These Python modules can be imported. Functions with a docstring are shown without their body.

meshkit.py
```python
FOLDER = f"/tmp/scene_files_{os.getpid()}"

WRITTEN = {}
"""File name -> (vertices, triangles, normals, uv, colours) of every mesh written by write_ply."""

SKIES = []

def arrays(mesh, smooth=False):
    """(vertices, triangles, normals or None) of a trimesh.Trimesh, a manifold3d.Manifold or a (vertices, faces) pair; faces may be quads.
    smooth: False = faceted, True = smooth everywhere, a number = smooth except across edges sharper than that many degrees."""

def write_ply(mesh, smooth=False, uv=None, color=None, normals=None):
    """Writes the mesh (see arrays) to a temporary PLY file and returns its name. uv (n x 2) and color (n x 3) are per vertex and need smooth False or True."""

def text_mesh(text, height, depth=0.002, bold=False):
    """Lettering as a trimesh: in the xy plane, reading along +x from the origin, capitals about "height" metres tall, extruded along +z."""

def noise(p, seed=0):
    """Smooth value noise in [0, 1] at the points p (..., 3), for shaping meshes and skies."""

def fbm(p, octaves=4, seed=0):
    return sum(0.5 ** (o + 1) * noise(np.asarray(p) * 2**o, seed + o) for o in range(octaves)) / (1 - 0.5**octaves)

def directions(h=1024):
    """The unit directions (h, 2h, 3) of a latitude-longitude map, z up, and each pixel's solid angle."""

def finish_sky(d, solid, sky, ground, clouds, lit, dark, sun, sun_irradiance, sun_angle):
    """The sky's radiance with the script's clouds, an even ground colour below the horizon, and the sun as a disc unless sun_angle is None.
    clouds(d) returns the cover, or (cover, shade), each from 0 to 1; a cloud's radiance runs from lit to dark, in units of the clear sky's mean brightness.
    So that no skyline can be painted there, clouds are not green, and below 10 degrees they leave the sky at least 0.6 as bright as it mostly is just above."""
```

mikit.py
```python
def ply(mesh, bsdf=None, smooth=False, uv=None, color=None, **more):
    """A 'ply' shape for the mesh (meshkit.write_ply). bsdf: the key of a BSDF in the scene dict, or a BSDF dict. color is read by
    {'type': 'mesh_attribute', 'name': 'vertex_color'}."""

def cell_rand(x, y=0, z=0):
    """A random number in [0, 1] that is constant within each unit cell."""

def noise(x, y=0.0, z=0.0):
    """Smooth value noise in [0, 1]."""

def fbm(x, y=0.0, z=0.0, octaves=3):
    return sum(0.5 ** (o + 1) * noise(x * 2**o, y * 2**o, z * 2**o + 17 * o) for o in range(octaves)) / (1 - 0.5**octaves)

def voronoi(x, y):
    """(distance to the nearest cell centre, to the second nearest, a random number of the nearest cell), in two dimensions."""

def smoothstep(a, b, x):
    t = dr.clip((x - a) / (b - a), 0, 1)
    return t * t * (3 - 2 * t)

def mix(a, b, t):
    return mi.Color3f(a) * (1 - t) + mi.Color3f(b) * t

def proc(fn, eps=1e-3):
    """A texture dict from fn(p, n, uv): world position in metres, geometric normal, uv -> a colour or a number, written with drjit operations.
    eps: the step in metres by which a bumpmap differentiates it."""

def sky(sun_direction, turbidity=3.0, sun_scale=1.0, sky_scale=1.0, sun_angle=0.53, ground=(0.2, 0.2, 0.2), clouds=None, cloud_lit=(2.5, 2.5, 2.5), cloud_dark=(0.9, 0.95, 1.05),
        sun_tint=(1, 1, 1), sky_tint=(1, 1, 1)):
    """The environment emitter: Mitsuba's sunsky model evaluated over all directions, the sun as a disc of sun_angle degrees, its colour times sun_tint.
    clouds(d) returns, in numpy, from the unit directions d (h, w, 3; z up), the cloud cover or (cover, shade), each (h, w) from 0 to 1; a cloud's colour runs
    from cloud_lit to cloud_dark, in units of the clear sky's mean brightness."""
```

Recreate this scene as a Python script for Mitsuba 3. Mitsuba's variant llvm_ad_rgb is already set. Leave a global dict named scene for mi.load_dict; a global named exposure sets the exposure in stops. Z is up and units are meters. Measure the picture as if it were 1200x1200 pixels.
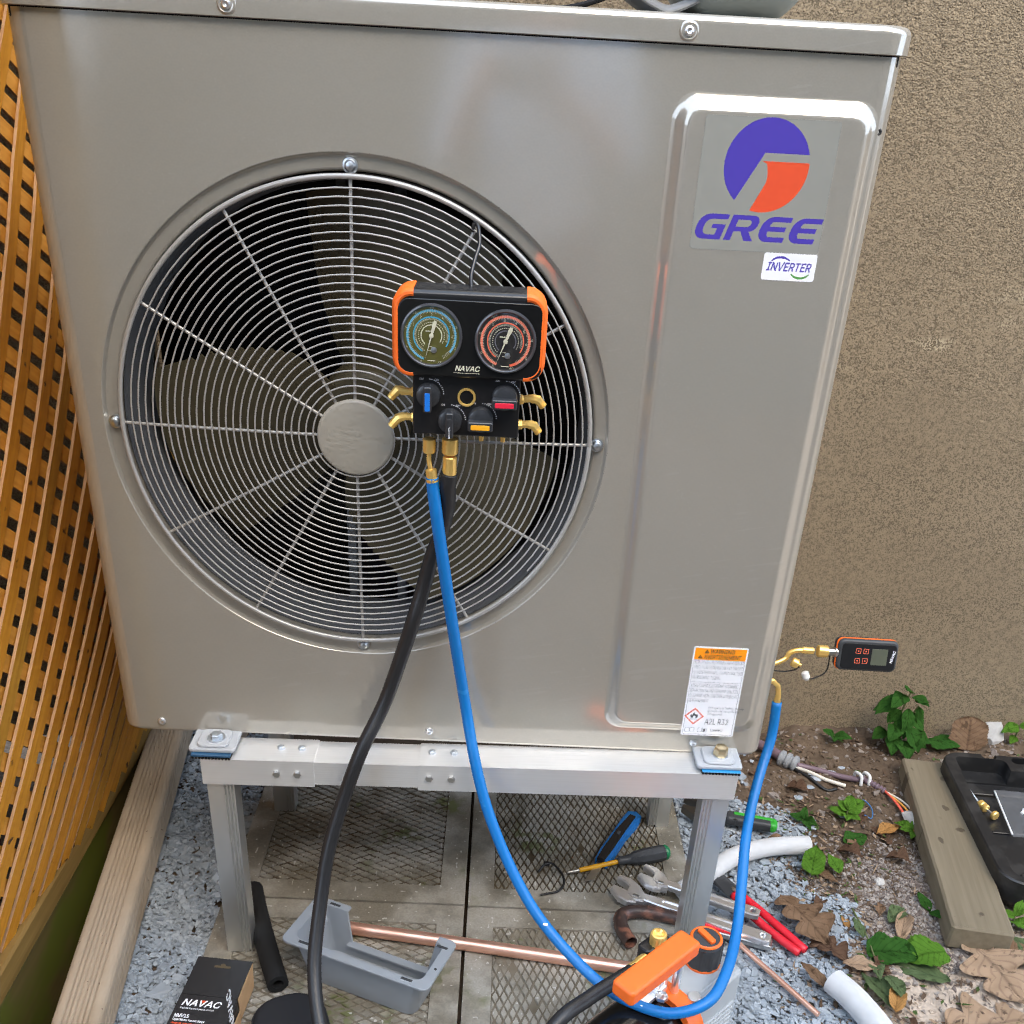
import math, random
import numpy as np
import trimesh, shapely
from shapely.geometry import Polygon, Point, box as sbox
from shapely import affinity
from shapely.ops import unary_union
import manifold3d as m3
import drjit as dr
import mitsuba as mi
import mikit, meshkit

# ------------------------------------------------------------------ camera, sky, exposure
exposure = 3.42
EYE = np.array([0.5348, -1.2550, 1.2485])
FWD = np.array([0.0208, 0.8601, -0.5097]); FWD /= np.linalg.norm(FWD)
DOWN = np.array([0.0451, -0.5102, -0.8589])
scene = {'type': 'scene'}
labels = {}
T = mi.ScalarTransform4f
scene['camera'] = {
    'type': 'perspective', 'fov': 53.13, 'fov_axis': 'x',
    'principal_point_offset_y': -1 / 6,
    'near_clip': 0.02, 'far_clip': 200.0,
    'to_world': T().look_at(origin=EYE.tolist(), target=(EYE + FWD).tolist(), up=(-DOWN).tolist()),
}
scene['sky'] = mikit.sky([0.35, -0.75, 1.0], turbidity=3, sun_scale=0.22, sun_angle=35,
                         clouds=lambda d: (np.ones(d.shape[:2]) * 1.0, 0.5 + 0.0 * d[..., 0]),
                         cloud_lit=(2.95, 3.5, 4.35), cloud_dark=(2.3, 2.8, 3.65))

# ------------------------------------------------------------------ helpers
rng = np.random.default_rng(7)
PI = math.pi


def cat(*ms):
    ms = [m for m in ms if m is not None]
    return trimesh.util.concatenate(ms)


def put(m, pos=(0, 0, 0), rot=None):
    m = m.copy()
    if rot is not None:
        m.apply_transform(rot)
    m.apply_translation(pos)
    return m


def R(axis, deg):
    return trimesh.transformations.rotation_matrix(math.radians(deg), {'x': [1, 0, 0], 'y': [0, 1, 0], 'z': [0, 0, 1]}[axis])


def frame(ex, ey, ez=None, o=(0, 0, 0)):
    """4x4 with these columns (orthonormalised: ex kept, ez = ex x ey)."""
    ex = np.array(ex, float); ex /= np.linalg.norm(ex)
    ey = np.array(ey, float); ey -= ex * (ex @ ey); ey /= np.linalg.norm(ey)
    M = np.eye(4); M[:3, 0] = ex; M[:3, 1] = ey; M[:3, 2] = np.cross(ex, ey); M[:3, 3] = o
    return M


def at(m, M):
    m = m.copy(); m.apply_transform(M); return m


FACE = R('x', 90)      # (x, y, z) -> (x, -z, y): a drawing in xy stands up facing -y


def chbox(sx, sy, sz, c=0.002, pos=(0, 0, 0)):
    """box with chamfered edges"""
    c = min(c, sx / 2.2, sy / 2.2, sz / 2.2)
    P = []
    for i in (-1, 1):
        for j in (-1, 1):
            for k in (-1, 1):
                P += [[i * (sx / 2 - c), j * (sy / 2 - c), k * sz / 2], [i * (sx / 2 - c), j * sy / 2, k * (sz / 2 - c)], [i * sx / 2, j * (sy / 2 - c), k * (sz / 2 - c)]]
    m = trimesh.Trimesh(*_hull(np.array(P)), process=False)
    m.apply_translation(pos)
    return m


def _hull(P):
    h = m3.Manifold.hull_points(np.asarray(P, np.float32)).to_mesh()
    return np.array(h.vert_properties[:, :3], float), np.array(h.tri_verts)


def hull(P):
    return trimesh.Trimesh(*_hull(P), process=False)


def rrect(w, h, r, n=5, cx=0, cy=0):
    r = min(r, w / 2 - 1e-5, h / 2 - 1e-5)
    pts = []
    for (sx, sy, a0) in ((1, 1, 0), (-1, 1, 90), (-1, -1, 180), (1, -1, 270)):
        for k in range(n + 1):
            a = math.radians(a0 + 90 * k / n)
            pts.append([cx + sx * (w / 2 - r) + r * math.cos(a), cy + sy * (h / 2 - r) + r * math.sin(a)])
    return np.array(pts)


def loft(rings, cap0=True, cap1=True, closed=True):
    """rings: list of (n,3); quads between; caps as fans (convex rings)."""
    n = len(rings[0]); V = np.vstack(rings); F = []
    m = n if closed else n - 1
    for i in range(len(rings) - 1):
        for j in range(m):
            a, b = i * n + j, i * n + (j + 1) % n
            F += [[a, b, b + n], [a, b + n, a + n]]
    V = list(V)
    if cap0:
        V.append(rings[0].mean(0)); c = len(V) - 1
        F += [[c, (j + 1) % n, j] for j in range(n)]
    if cap1:
        V.append(rings[-1].mean(0)); c = len(V) - 1; o = (len(rings) - 1) * n
        F += [[c, o + j, o + (j + 1) % n] for j in range(n)]
    return trimesh.Trimesh(np.array(V), np.array(F), process=False)


def rslab(w, d, h, r=0.01, e=0.004, n=5, steps=3, bottom=True):
    """rounded-rectangle plan w x d, height h from z=0, edges rounded by e"""
    rings = []
    if bottom:
        for k in range(steps + 1):
            a = PI / 2 * k / steps
            q = e * (1 - math.sin(a)); rings.append(np.c_[rrect(w - 2 * q, d - 2 * q, max(r - q, 1e-4), n), np.full(4 * (n + 1), e * (1 - math.cos(a)))])
    else:
        rings.append(np.c_[rrect(w, d, r, n), np.zeros(4 * (n + 1))])
    for k in range(steps + 1):
        a = PI / 2 * k / steps
        q = e * (1 - math.cos(a)); rings.append(np.c_[rrect(w - 2 * q, d - 2 * q, max(r - q, 1e-4), n), np.full(4 * (n + 1), h - e + e * math.sin(a))])
    return loft(rings)


def lathe(prof, n=32, cap=True):
    """prof: list of (r, z); around z"""
    a = np.arange(n) * 2 * PI / n
    rings = [np.c_[r * np.cos(a), r * np.sin(a), np.full(n, z)] for r, z in prof]
    return loft(rings, cap, cap)


def along(m, p0, p1):
    """places a mesh built along +z from origin so that z points p0 -> p1"""
    p0, p1 = np.array(p0, float), np.array(p1, float)
    z = (p1 - p0) / np.linalg.norm(p1 - p0)
    x = np.cross([0, 0, 1] if abs(z[2]) < 0.9 else [0, 1, 0], z); x /= np.linalg.norm(x)
    M = np.eye(4); M[:3, 0] = x; M[:3, 1] = np.cross(z, x); M[:3, 2] = z; M[:3, 3] = p0
    return at(m, M)


def spline(pts, k=8):
    P = np.array(pts, float); P = np.vstack([2 * P[0] - P[1], P, 2 * P[-1] - P[-2]])
    out = []
    for i in range(1, len(P) - 2):
        p0, p1, p2, p3 = P[i - 1:i + 3]
        for t in np.arange(k) / k:
            out.append(0.5 * (2 * p1 + (p2 - p0) * t + (2 * p0 - 5 * p1 + 4 * p2 - p3) * t * t + (3 * p1 - p0 - 3 * p2 + p3) * t ** 3))
    out.append(P[-2])
    return np.array(out)


def tube(path, r, n=10, caps=True, closed=False):
    """tube along a polyline, parallel-transport frame; r scalar or per point"""
    p = np.array(path, float); N = len(p); r = np.broadcast_to(r, (N,))
    t = np.gradient(p, axis=0); t /= np.linalg.norm(t, axis=1, keepdims=True) + 1e-12
    u = np.cross(t[0], [0, 0, 1] if abs(t[0][2]) < 0.9 else [1, 0, 0]); u /= np.linalg.norm(u)
    rings = []; a = np.arange(n) * 2 * PI / n
    for i in range(N):
        u = u - t[i] * (u @ t[i]); u /= np.linalg.norm(u); v = np.cross(t[i], u)
        rings.append(p[i] + r[i] * (np.cos(a)[:, None] * u + np.sin(a)[:, None] * v))
    return loft(rings, caps, caps)


def pipe(path, r, wall, n=14):
    """hollow tube, open ends showing the bore"""
    o = tube(path, r, n, False); i = tube(path, r - wall, n, False); i.invert()
    N = len(path); V = np.vstack([o.vertices, i.vertices]); F = [*o.faces, *(i.faces + len(o.vertices))]
    for e, s in ((0, 1), (N - 1, -1)):
        for j in range(n):
            a, b = e * n + j, e * n + (j + 1) % n; c, d = a + N * n, b + N * n
            F += ([[a, c, b], [b, c, d]] if s > 0 else [[a, b, c], [b, d, c]])
    return trimesh.Trimesh(V, np.array(F), process=False)


def prism(poly, h, z=0.0):
    """extrude a shapely polygon or multipolygon"""
    g = [x for x in getattr(poly, 'geoms', [poly]) if x.area > 1e-10]
    m = cat(*[trimesh.creation.extrude_polygon(x, h, engine='earcut') for x in g])
    m.apply_translation([0, 0, z]); return m


def sheet(poly, z=0.0, engine='earcut'):
    """flat triangulated polygon facing +z"""
    ms = []
    for g in getattr(poly, 'geoms', [poly]):
        v, f = trimesh.creation.triangulate_polygon(g, engine='earcut')
        v3 = np.c_[v, np.full(len(v), z)]
        n = np.cross(v3[f[:, 1]] - v3[f[:, 0]], v3[f[:, 2]] - v3[f[:, 0]])[:, 2]
        f = np.where(n[:, None] < 0, f[:, ::-1], f); ms.append(trimesh.Trimesh(v3, f, process=False))
    return cat(*ms)


def ringpoly(r0, r1, a0, a1, n=48, cx=0, cy=0):
    """annular sector, degrees counter-clockwise"""
    a = np.radians(np.linspace(a0, a1, n))
    return Polygon(np.vstack([np.c_[cx + r1 * np.cos(a), cy + r1 * np.sin(a)], np.c_[cx + r0 * np.cos(a[::-1]), cy + r0 * np.sin(a[::-1])]]))


def grid(fn, nu, nv):
    """fn(u, v) -> points (nu, nv, 3) on [0,1]^2"""
    u, v = np.meshgrid(np.linspace(0, 1, nu), np.linspace(0, 1, nv), indexing='ij')
    V = np.asarray(fn(u, v)).reshape(-1, 3)
    i, j = np.meshgrid(np.arange(nu - 1), np.arange(nv - 1), indexing='ij')
    a = (i * nv + j).ravel()
    return trimesh.Trimesh(V, np.vstack([np.c_[a, a + nv, a + nv + 1], np.c_[a, a + nv + 1, a + 1]]), process=False)


def thick(m, t):
    """a closed shell of a sheet with open border: offset by t along -normals"""
    m.fix_normals() if False else None
    n = m.vertex_normals; k = len(m.vertices)
    e = m.edges_sorted; uq, idx, cnt = np.unique(e, axis=0, return_index=True, return_counts=True)
    b = m.edges[idx[cnt == 1]]
    side = np.vstack([np.c_[b[:, 0], b[:, 0] + k, b[:, 1] + k], np.c_[b[:, 0], b[:, 1] + k, b[:, 1]]])
    return trimesh.Trimesh(np.vstack([m.vertices, m.vertices - n * t]), np.vstack([m.faces, m.faces[:, ::-1] + k, side]), process=False)


def man(m):
    return m3.Manifold(m3.Mesh(np.asarray(m.vertices, np.float32), np.asarray(m.faces, np.uint32)))


def tri(man_):
    x = man_.to_mesh(); return trimesh.Trimesh(np.array(x.vert_properties[:, :3], float), np.array(x.tri_verts), process=False)


def key_for(base):
    k, i = base, 0
    while k in scene or k in labels:
        i += 1; k = f'{base}_{i:03d}'
    return k


def thing(name, label, category, group=None):
    k = key_for(name); labels[k] = {'label': label, 'category': category}
    if group: labels[k]['group'] = group
    return k


def part(parent, name, mesh, mat, smooth=30, label=None, stuff=False, **kw):
    k = key_for(parent + '__' + name)
    scene[k] = mikit.ply(mesh, mat, smooth=smooth, **kw)
    if label or stuff:
        labels[k] = {}
        if label: labels[k]['label'] = label
        if stuff: labels[k]['kind'] = 'stuff'
    return k


def solo(name, mesh, mat, label, category=None, group=None, smooth=30, kind=None, **kw):
    k = key_for(name)
    scene[k] = mikit.ply(mesh, mat, smooth=smooth, **kw)
    labels[k] = {'label': label}
    if category: labels[k]['category'] = category
    if group: labels[k]['group'] = group
    if kind: labels[k]['kind'] = kind
    return k


# ------------------------------------------------------------------ materials
noise, fbm, voronoi, smoothstep, mix = mikit.noise, mikit.fbm, mikit.voronoi, mikit.smoothstep, mikit.mix


def rgb(*c):
    return {'type': 'rgb', 'value': list(c)}


def plastic(name, c, rough=0.4, spec=0.5, **kw):
    scene[name] = {'type': 'twosided', 'b': {'type': 'principled', 'base_color': c if isinstance(c, dict) else rgb(*c), 'roughness': rough, 'specular': spec, **kw}}
    return name


def metal(name, c, rough=0.3):
    scene[name] = {'type': 'twosided', 'b': {'type': 'principled', 'base_color': c if isinstance(c, dict) else rgb(*c), 'metallic': 1.0, 'roughness': rough, 'specular': 0.5}}
    return name


def bumped(name, inner, fn, scale, eps=4e-4):
    scene[name] = {'type': 'twosided', 'b': {'type': 'bumpmap', 'arbitrary': mikit.proc(fn, eps), 'scale': scale, 'bsdf': inner}}
    return name


def prin(c, rough, spec=0.5, **kw):
    return {'type': 'principled', 'base_color': c if isinstance(c, dict) else rgb(*c), 'roughness': rough, 'specular': spec, **kw}


def paint_col(p, n, uv):
    s = fbm(p.x * 9, p.y * 9, p.z * 9)
    g = noise(p.x * 700, p.y * 700, p.z * 700)
    scuff = smoothstep(0.80, 0.88, noise(p.x * 26 + p.z * 9, p.z * 300 - p.x * 60, 3.0)) * smoothstep(0.62, 0.74, fbm(p.x * 5 + 1.7, p.z * 5 + 0.3, 1.0))
    dust = smoothstep(0.88, 0.94, noise(p.x * 330, p.z * 330, p.y * 330)) * smoothstep(0.45, 0.75, fbm(p.x * 4, p.z * 4, 8.0))
    return mix(mix((0.395, 0.370, 0.320), (0.415, 0.390, 0.340), s) * (0.97 + 0.06 * g), mi.Color3f(0.50, 0.48, 0.45), 0.18 * scuff + 0.15 * dust)


def paint_rough(p, n, uv):
    sm = smoothstep(0.50, 0.72, fbm(p.x * 6 + 3, p.y * 6, p.z * 6, 4)); st = smoothstep(0.60, 0.75, fbm(p.x * 38, p.y * 20, p.z * 9, 3))
    return 0.105 + 0.03 * sm + 0.02 * st


plastic('paint', mikit.proc(paint_col), mikit.proc(paint_rough), 1.0, metallic=0.42)
plastic('paint_wire', (0.37, 0.36, 0.34), 0.25, 0.7, metallic=0.2)
bumped('paint_textured', prin((0.30, 0.28, 0.235), 0.45), lambda p, n, uv: fbm(p.x * 260, p.z * 260, p.y * 90), 0.0012)
plastic('shroud_grey', (0.20, 0.205, 0.21), 0.42)
plastic('blade', (0.062, 0.053, 0.030), 0.45)
plastic('coil_black', (0.012, 0.011, 0.010), 0.6)
plastic('fin_dark', (0.055, 0.045, 0.04), 0.5)
plastic('sticker_grey', (0.245, 0.245, 0.218), 0.5)
plastic('siding', (0.14, 0.14, 0.12), 0.7, 0.2)
plastic('print_violet', (0.062, 0.040, 0.34), 0.45)
plastic('print_red', (0.68, 0.075, 0.024), 0.45)
plastic('print_white', (0.78, 0.78, 0.80), 0.45)
plastic('print_orange', (0.95, 0.30, 0.008), 0.45)
plastic('print_black', (0.02, 0.02, 0.022), 0.5)
plastic('print_grey', (0.13, 0.13, 0.15), 0.5)
plastic('print_green', (0.08, 0.26, 0.06), 0.5)
plastic('print_cream', (0.62, 0.60, 0.46), 0.5)
plastic('orange_rubber', (0.80, 0.135, 0.014), 0.42)
plastic('black_plastic', (0.012, 0.012, 0.013), 0.22)
plastic('black_gloss', (0.008, 0.008, 0.008), 0.14)
plastic('knob_black', (0.026, 0.028, 0.032), 0.24, 0.7)
plastic('insert_blue', (0.01, 0.16, 0.60), 0.4)
plastic('insert_red', (0.70, 0.02, 0.05), 0.4)
plastic('insert_yellow', (0.85, 0.38, 0.015), 0.4)
plastic('dial_olive', (0.085, 0.080, 0.010), 0.5)
plastic('dial_black', (0.012, 0.011, 0.010), 0.5)
plastic('scale_blue', (0.05, 0.36, 0.55), 0.5)
plastic('scale_red', (0.80, 0.15, 0.08), 0.5)
scene['lens'] = {'type': 'thindielectric', 'int_ior': 1.5}
plastic('brass', (0.98, 0.66, 0.20), 0.30, 0.6, metallic=0.72)
plastic('chrome', (0.80, 0.80, 0.81), 0.20, 0.6, metallic=0.85)
metal('steel', (0.56, 0.56, 0.55), 0.3)
metal('zinc', (0.62, 0.66, 0.70), 0.35)
metal('zinc_gold', (0.74, 0.62, 0.40), 0.35)


def hose_blue_col(p, n, uv):
    s = smoothstep(0.77, 0.80, fbm(p.x * 60, p.y * 60, p.z * 60))
    return mix((0.001, 0.140, 0.42), (0.012, 0.185, 0.47), s)


plastic('hose_blue', mikit.proc(hose_blue_col), 0.42)
plastic('hose_black', (0.014, 0.014, 0.015), 0.42)


def alu_col(p, n, uv):
    b = noise(p.x * 3, p.y * 900, p.z * 1400) * 0.6 + 0.4 * fbm(p.x * 18, p.y * 18, p.z * 18)
    return mix((0.70, 0.695, 0.68), (0.80, 0.795, 0.78), b)


def alu_leg_col(p, n, uv):
    return mix((0.68, 0.69, 0.675), (0.75, 0.76, 0.745), fbm(p.x * 25, p.y * 25, p.z * 9))


plastic('aluminium', mikit.proc(alu_col), 0.34, 0.5, metallic=0.60)
plastic('aluminium_leg', mikit.proc(alu_leg_col), 0.30, 0.5, metallic=0.88)


def copper_col(p, n, uv):
    return mix((0.90, 0.47, 0.33), (0.98, 0.62, 0.48), fbm(p.x * 50, p.y * 50, p.z * 50))


plastic('copper', mikit.proc(copper_col), 0.30, 0.5, metallic=0.78)


def oxid_col(p, n, uv):
    return mix((0.045, 0.028, 0.024), (0.20, 0.085, 0.055), smoothstep(0.45, 0.75, fbm(p.x * 70, p.y * 70, p.z * 70)))


plastic('copper_oxidised', mikit.proc(oxid_col), 0.42)
plastic('bore_red', (0.28, 0.06, 0.045), 0.5)
plastic('rubber_blue', (0.015, 0.20, 0.42), 0.5)
plastic('foot_grey', (0.36, 0.375, 0.39), 0.38)


def stucco_h(p, n, uv):
    return 0.7 * noise(p.x * 540, p.z * 540, p.y * 260) + 0.3 * noise(p.x * 210, p.z * 210, p.y * 130)


def stucco_col(p, n, uv):
    g = 0.75 * noise(p.x * 540, p.z * 540, p.y * 300) + 0.25 * noise(p.x * 190 + 9, p.z * 190, p.y * 150)
    big = fbm(p.x * 2.6 + 1.3, p.z * 2.6, 3.0, 4)
    base = mix((0.205, 0.158, 0.106), (0.262, 0.205, 0.132), big)
    c = mix(base * 0.58, base * 1.24, smoothstep(0.15, 0.72, g))
    pale = smoothstep(0.60, 0.78, fbm(p.x * 9, p.z * 22, 5.0, 4)) * smoothstep(0.45, 0.6, g) * smoothstep(0.50, 0.62, noise(p.x * 2.1 + 0.4, p.z * 3.0 + 0.2, 1.0))
    return mix(c, mi.Color3f(0.50, 0.42, 0.29), 0.6 * pale)


bumped('stucco', prin(mikit.proc(stucco_col), 0.85, 0.25), stucco_h, 0.003, 5e-4)


def conc(scale=1.0):
    def f(p, n, uv):
        a = fbm(p.x * 14, p.y * 14, 1.0, 4); b = noise(p.x * 420, p.y * 420, p.z * 420); c = fbm(p.x * 70, p.y * 70, 4.0)
        col = mix((0.170, 0.152, 0.118), (0.325, 0.305, 0.262), smoothstep(0.3, 0.72, a)) * (0.82 + 0.22 * b + 0.15 * c)
        moss = smoothstep(0.62, 0.74, fbm(p.x * 11 + 7, p.y * 11 + 3, 9.0, 4)) * smoothstep(0.40, 0.62, c)
        col = mix(col, mi.Color3f(0.10, 0.115, 0.03), 0.75 * moss)
        speck = smoothstep(0.90, 0.95, noise(p.x * 160, p.y * 160, 2.0))
        return mix(col, mi.Color3f(0.50, 0.48, 0.44), 0.8 * speck) * scale
    return f


bumped('concrete', prin(mikit.proc(conc()), 0.9, 0.2), lambda p, n, uv: fbm(p.x * 220, p.y * 220, p.z * 220), 0.002)
plastic('groove_dirt', mikit.proc(lambda p, n, uv: mix((0.055, 0.040, 0.024), (0.115, 0.090, 0.056), fbm(p.x * 40, p.y * 40, 2.0))), 0.95, 0.1)
plastic('groove_filled', mikit.proc(lambda p, n, uv: mix((0.105, 0.085, 0.058), (0.20, 0.175, 0.135), fbm(p.x * 35, p.y * 35, 2.0))), 0.95, 0.1)
plastic('joint_dark', (0.012, 0.012, 0.012), 0.95, 0.1)


def soil_col(p, n, uv):
    a = fbm(p.x * 12, p.y * 12, 0.0, 4); g = noise(p.x * 260, p.y * 260, 0.0); c = fbm(p.x * 60, p.y * 60, 2.0)
    dark = mix((0.062, 0.042, 0.028), (0.145, 0.105, 0.072), a)
    pale = mix((0.33, 0.265, 0.205), (0.45, 0.37, 0.295), a)
    w = smoothstep(0.20, -0.05, p.y + 0.25 * (a - 0.5) - 0.35 * (p.x - 1.3)) * smoothstep(0.98, 1.16, p.x + 0.2 * (a - 0.5)) * smoothstep(-0.75, -0.5, p.y + 0.3 * (a - 0.5))
    return mix(dark, pale, w) * (0.72 + 0.35 * g + 0.25 * c)


bumped('soil', prin(mikit.proc(soil_col), 0.95, 0.15), lambda p, n, uv: fbm(p.x * 150, p.y * 150, 0.0), 0.004)
for i, c in enumerate(((0.27, 0.305, 0.335), (0.325, 0.36, 0.39), (0.245, 0.275, 0.305))):
    plastic(f'slate_{i}', c, 0.55, 0.4)
for i, c in enumerate(((0.14, 0.11, 0.095), (0.22, 0.185, 0.16), (0.30, 0.265, 0.235))):
    plastic(f'pebble_{i}', c, 0.8, 0.3)


def wood_stain(p, n, uv):
    g = fbm(p.y * 14 + p.z * 14, (p.z - p.y) * 160, p.x * 30, 4)
    k = smoothstep(0.73, 0.80, fbm(p.y * 45, p.z * 45, p.x * 20))
    c = mix((0.38, 0.145, 0.010), (0.58, 0.255, 0.026), g)
    return mix(c, mi.Color3f(0.07, 0.030, 0.010), k)


def wood_stain2(p, n, uv):
    g = fbm(p.y * 14 - p.z * 14, (p.z + p.y) * 160, p.x * 30, 4)
    return mix((0.38, 0.155, 0.018), (0.54, 0.25, 0.042), g)


plastic('lattice_wood', mikit.proc(wood_stain), 0.5, 0.4)
plastic('lattice_wood_dull', mikit.proc(lambda p, n, uv: wood_stain(p + mi.Vector3f(0.3, 1.7, 0.9), n, uv) * mi.Color3f(0.78, 0.86, 1.0)), 0.55, 0.35)
plastic('lattice_wood_back', mikit.proc(wood_stain2), 0.6, 0.3)
plastic('pale_edge', mikit.proc(lambda p, n, uv: mix((0.36, 0.19, 0.085), (0.50, 0.30, 0.16), fbm(p.y * 60, p.z * 60, p.x * 60))), 0.7, 0.3)  # long slat edges in a paler tone than the faces
plastic('rail_wood', mikit.proc(lambda p, n, uv: mix((0.155, 0.088, 0.022), (0.265, 0.165, 0.05), fbm(p.y * 8, p.z * 120, p.x * 60, 4))), 0.6, 0.3)


def board_col(p, n, uv):
    g = fbm(p.y * 6, p.z * 90, p.x * 60, 4)
    m = smoothstep(0.35, 0.65, fbm(p.y * 7 + 3, p.z * 14, 0.0, 4))
    return mix(mix((0.085, 0.06, 0.018), (0.13, 0.095, 0.03), g), mi.Color3f(0.085, 0.095, 0.012), m)


plastic('mossy_board', mikit.proc(board_col), 0.75, 0.25)


def spout_col(p, n, uv):
    d = fbm(p.x * 22, p.y * 22, p.z * 22, 4); s = smoothstep(0.90, 0.95, noise(p.x * 190, p.y * 150, p.z * 190))
    st = smoothstep(0.50, 0.75, fbm(p.x * 9, p.y * 6 + 2, p.z * 9, 4))
    c = mix((0.345, 0.275, 0.20), (0.40, 0.325, 0.24), d)
    c = mix(c, mi.Color3f(0.235, 0.17, 0.105), 0.55 * st)
    return mix(c, mi.Color3f(0.06, 0.04, 0.025), 0.7 * s)


plastic('spout', mikit.proc(spout_col), 0.5, 0.4)


def plank_col(p, n, uv):
    l = p.y + 0.155 * p.x; w = p.x - 0.155 * p.y
    g = fbm(l * 7, w * 130, p.z * 80, 4); s = smoothstep(0.72, 0.80, fbm(p.x * 45, p.y * 30, 1.0))
    return mix(mix((0.135, 0.108, 0.070), (0.215, 0.178, 0.122), g), mi.Color3f(0.055, 0.042, 0.028), 0.7 * s)


plastic('plank_wood', mikit.proc(plank_col), 0.8, 0.2)
plastic('tray_grey', (0.245, 0.265, 0.285), 0.42)
plastic('foam_black', (0.012, 0.012, 0.012), 0.75, 0.3)
plastic('kraft', mikit.proc(lambda p, n, uv: mix((0.36, 0.22, 0.11), (0.45, 0.29, 0.16), fbm(p.x * 40, p.y * 40, p.z * 120))), 0.85, 0.2)
plastic('card_black', (0.018, 0.018, 0.019), 0.38)
plastic('fabric_black', (0.014, 0.014, 0.016), 0.8, 0.3)
plastic('pump_grey', (0.36, 0.385, 0.40), 0.42)
plastic('grip_dark', (0.035, 0.037, 0.04), 0.5)
plastic('tool_blue', (0.01, 0.13, 0.38), 0.4)
plastic('tool_yellow', (0.60, 0.29, 0.012), 0.4)
plastic('tool_green', (0.01, 0.16, 0.06), 0.4)
plastic('tool_lime', (0.03, 0.30, 0.03), 0.4)
plastic('tool_red', (0.62, 0.015, 0.03), 0.4)
plastic('white_foam', mikit.proc(lambda p, n, uv: mix((0.46, 0.46, 0.45), (0.60, 0.61, 0.62), fbm(p.x * 40, p.y * 40, p.z * 40, 4))), 0.7, 0.3)
plastic('pvc_white', (0.66, 0.66, 0.64), 0.5)
plastic('conduit_grey', (0.26, 0.27, 0.28), 0.5)
plastic('cable_mauve', (0.155, 0.105, 0.125), 0.45)
plastic('wire_white', (0.62, 0.58, 0.50), 0.5)
plastic('wire_black', (0.012, 0.012, 0.012), 0.45)
plastic('wire_red', (0.72, 0.12, 0.075), 0.45)
plastic('wire_yellow', (0.72, 0.36, 0.07), 0.45)
plastic('wire_blue', (0.05, 0.14, 0.30), 0.45)
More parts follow.
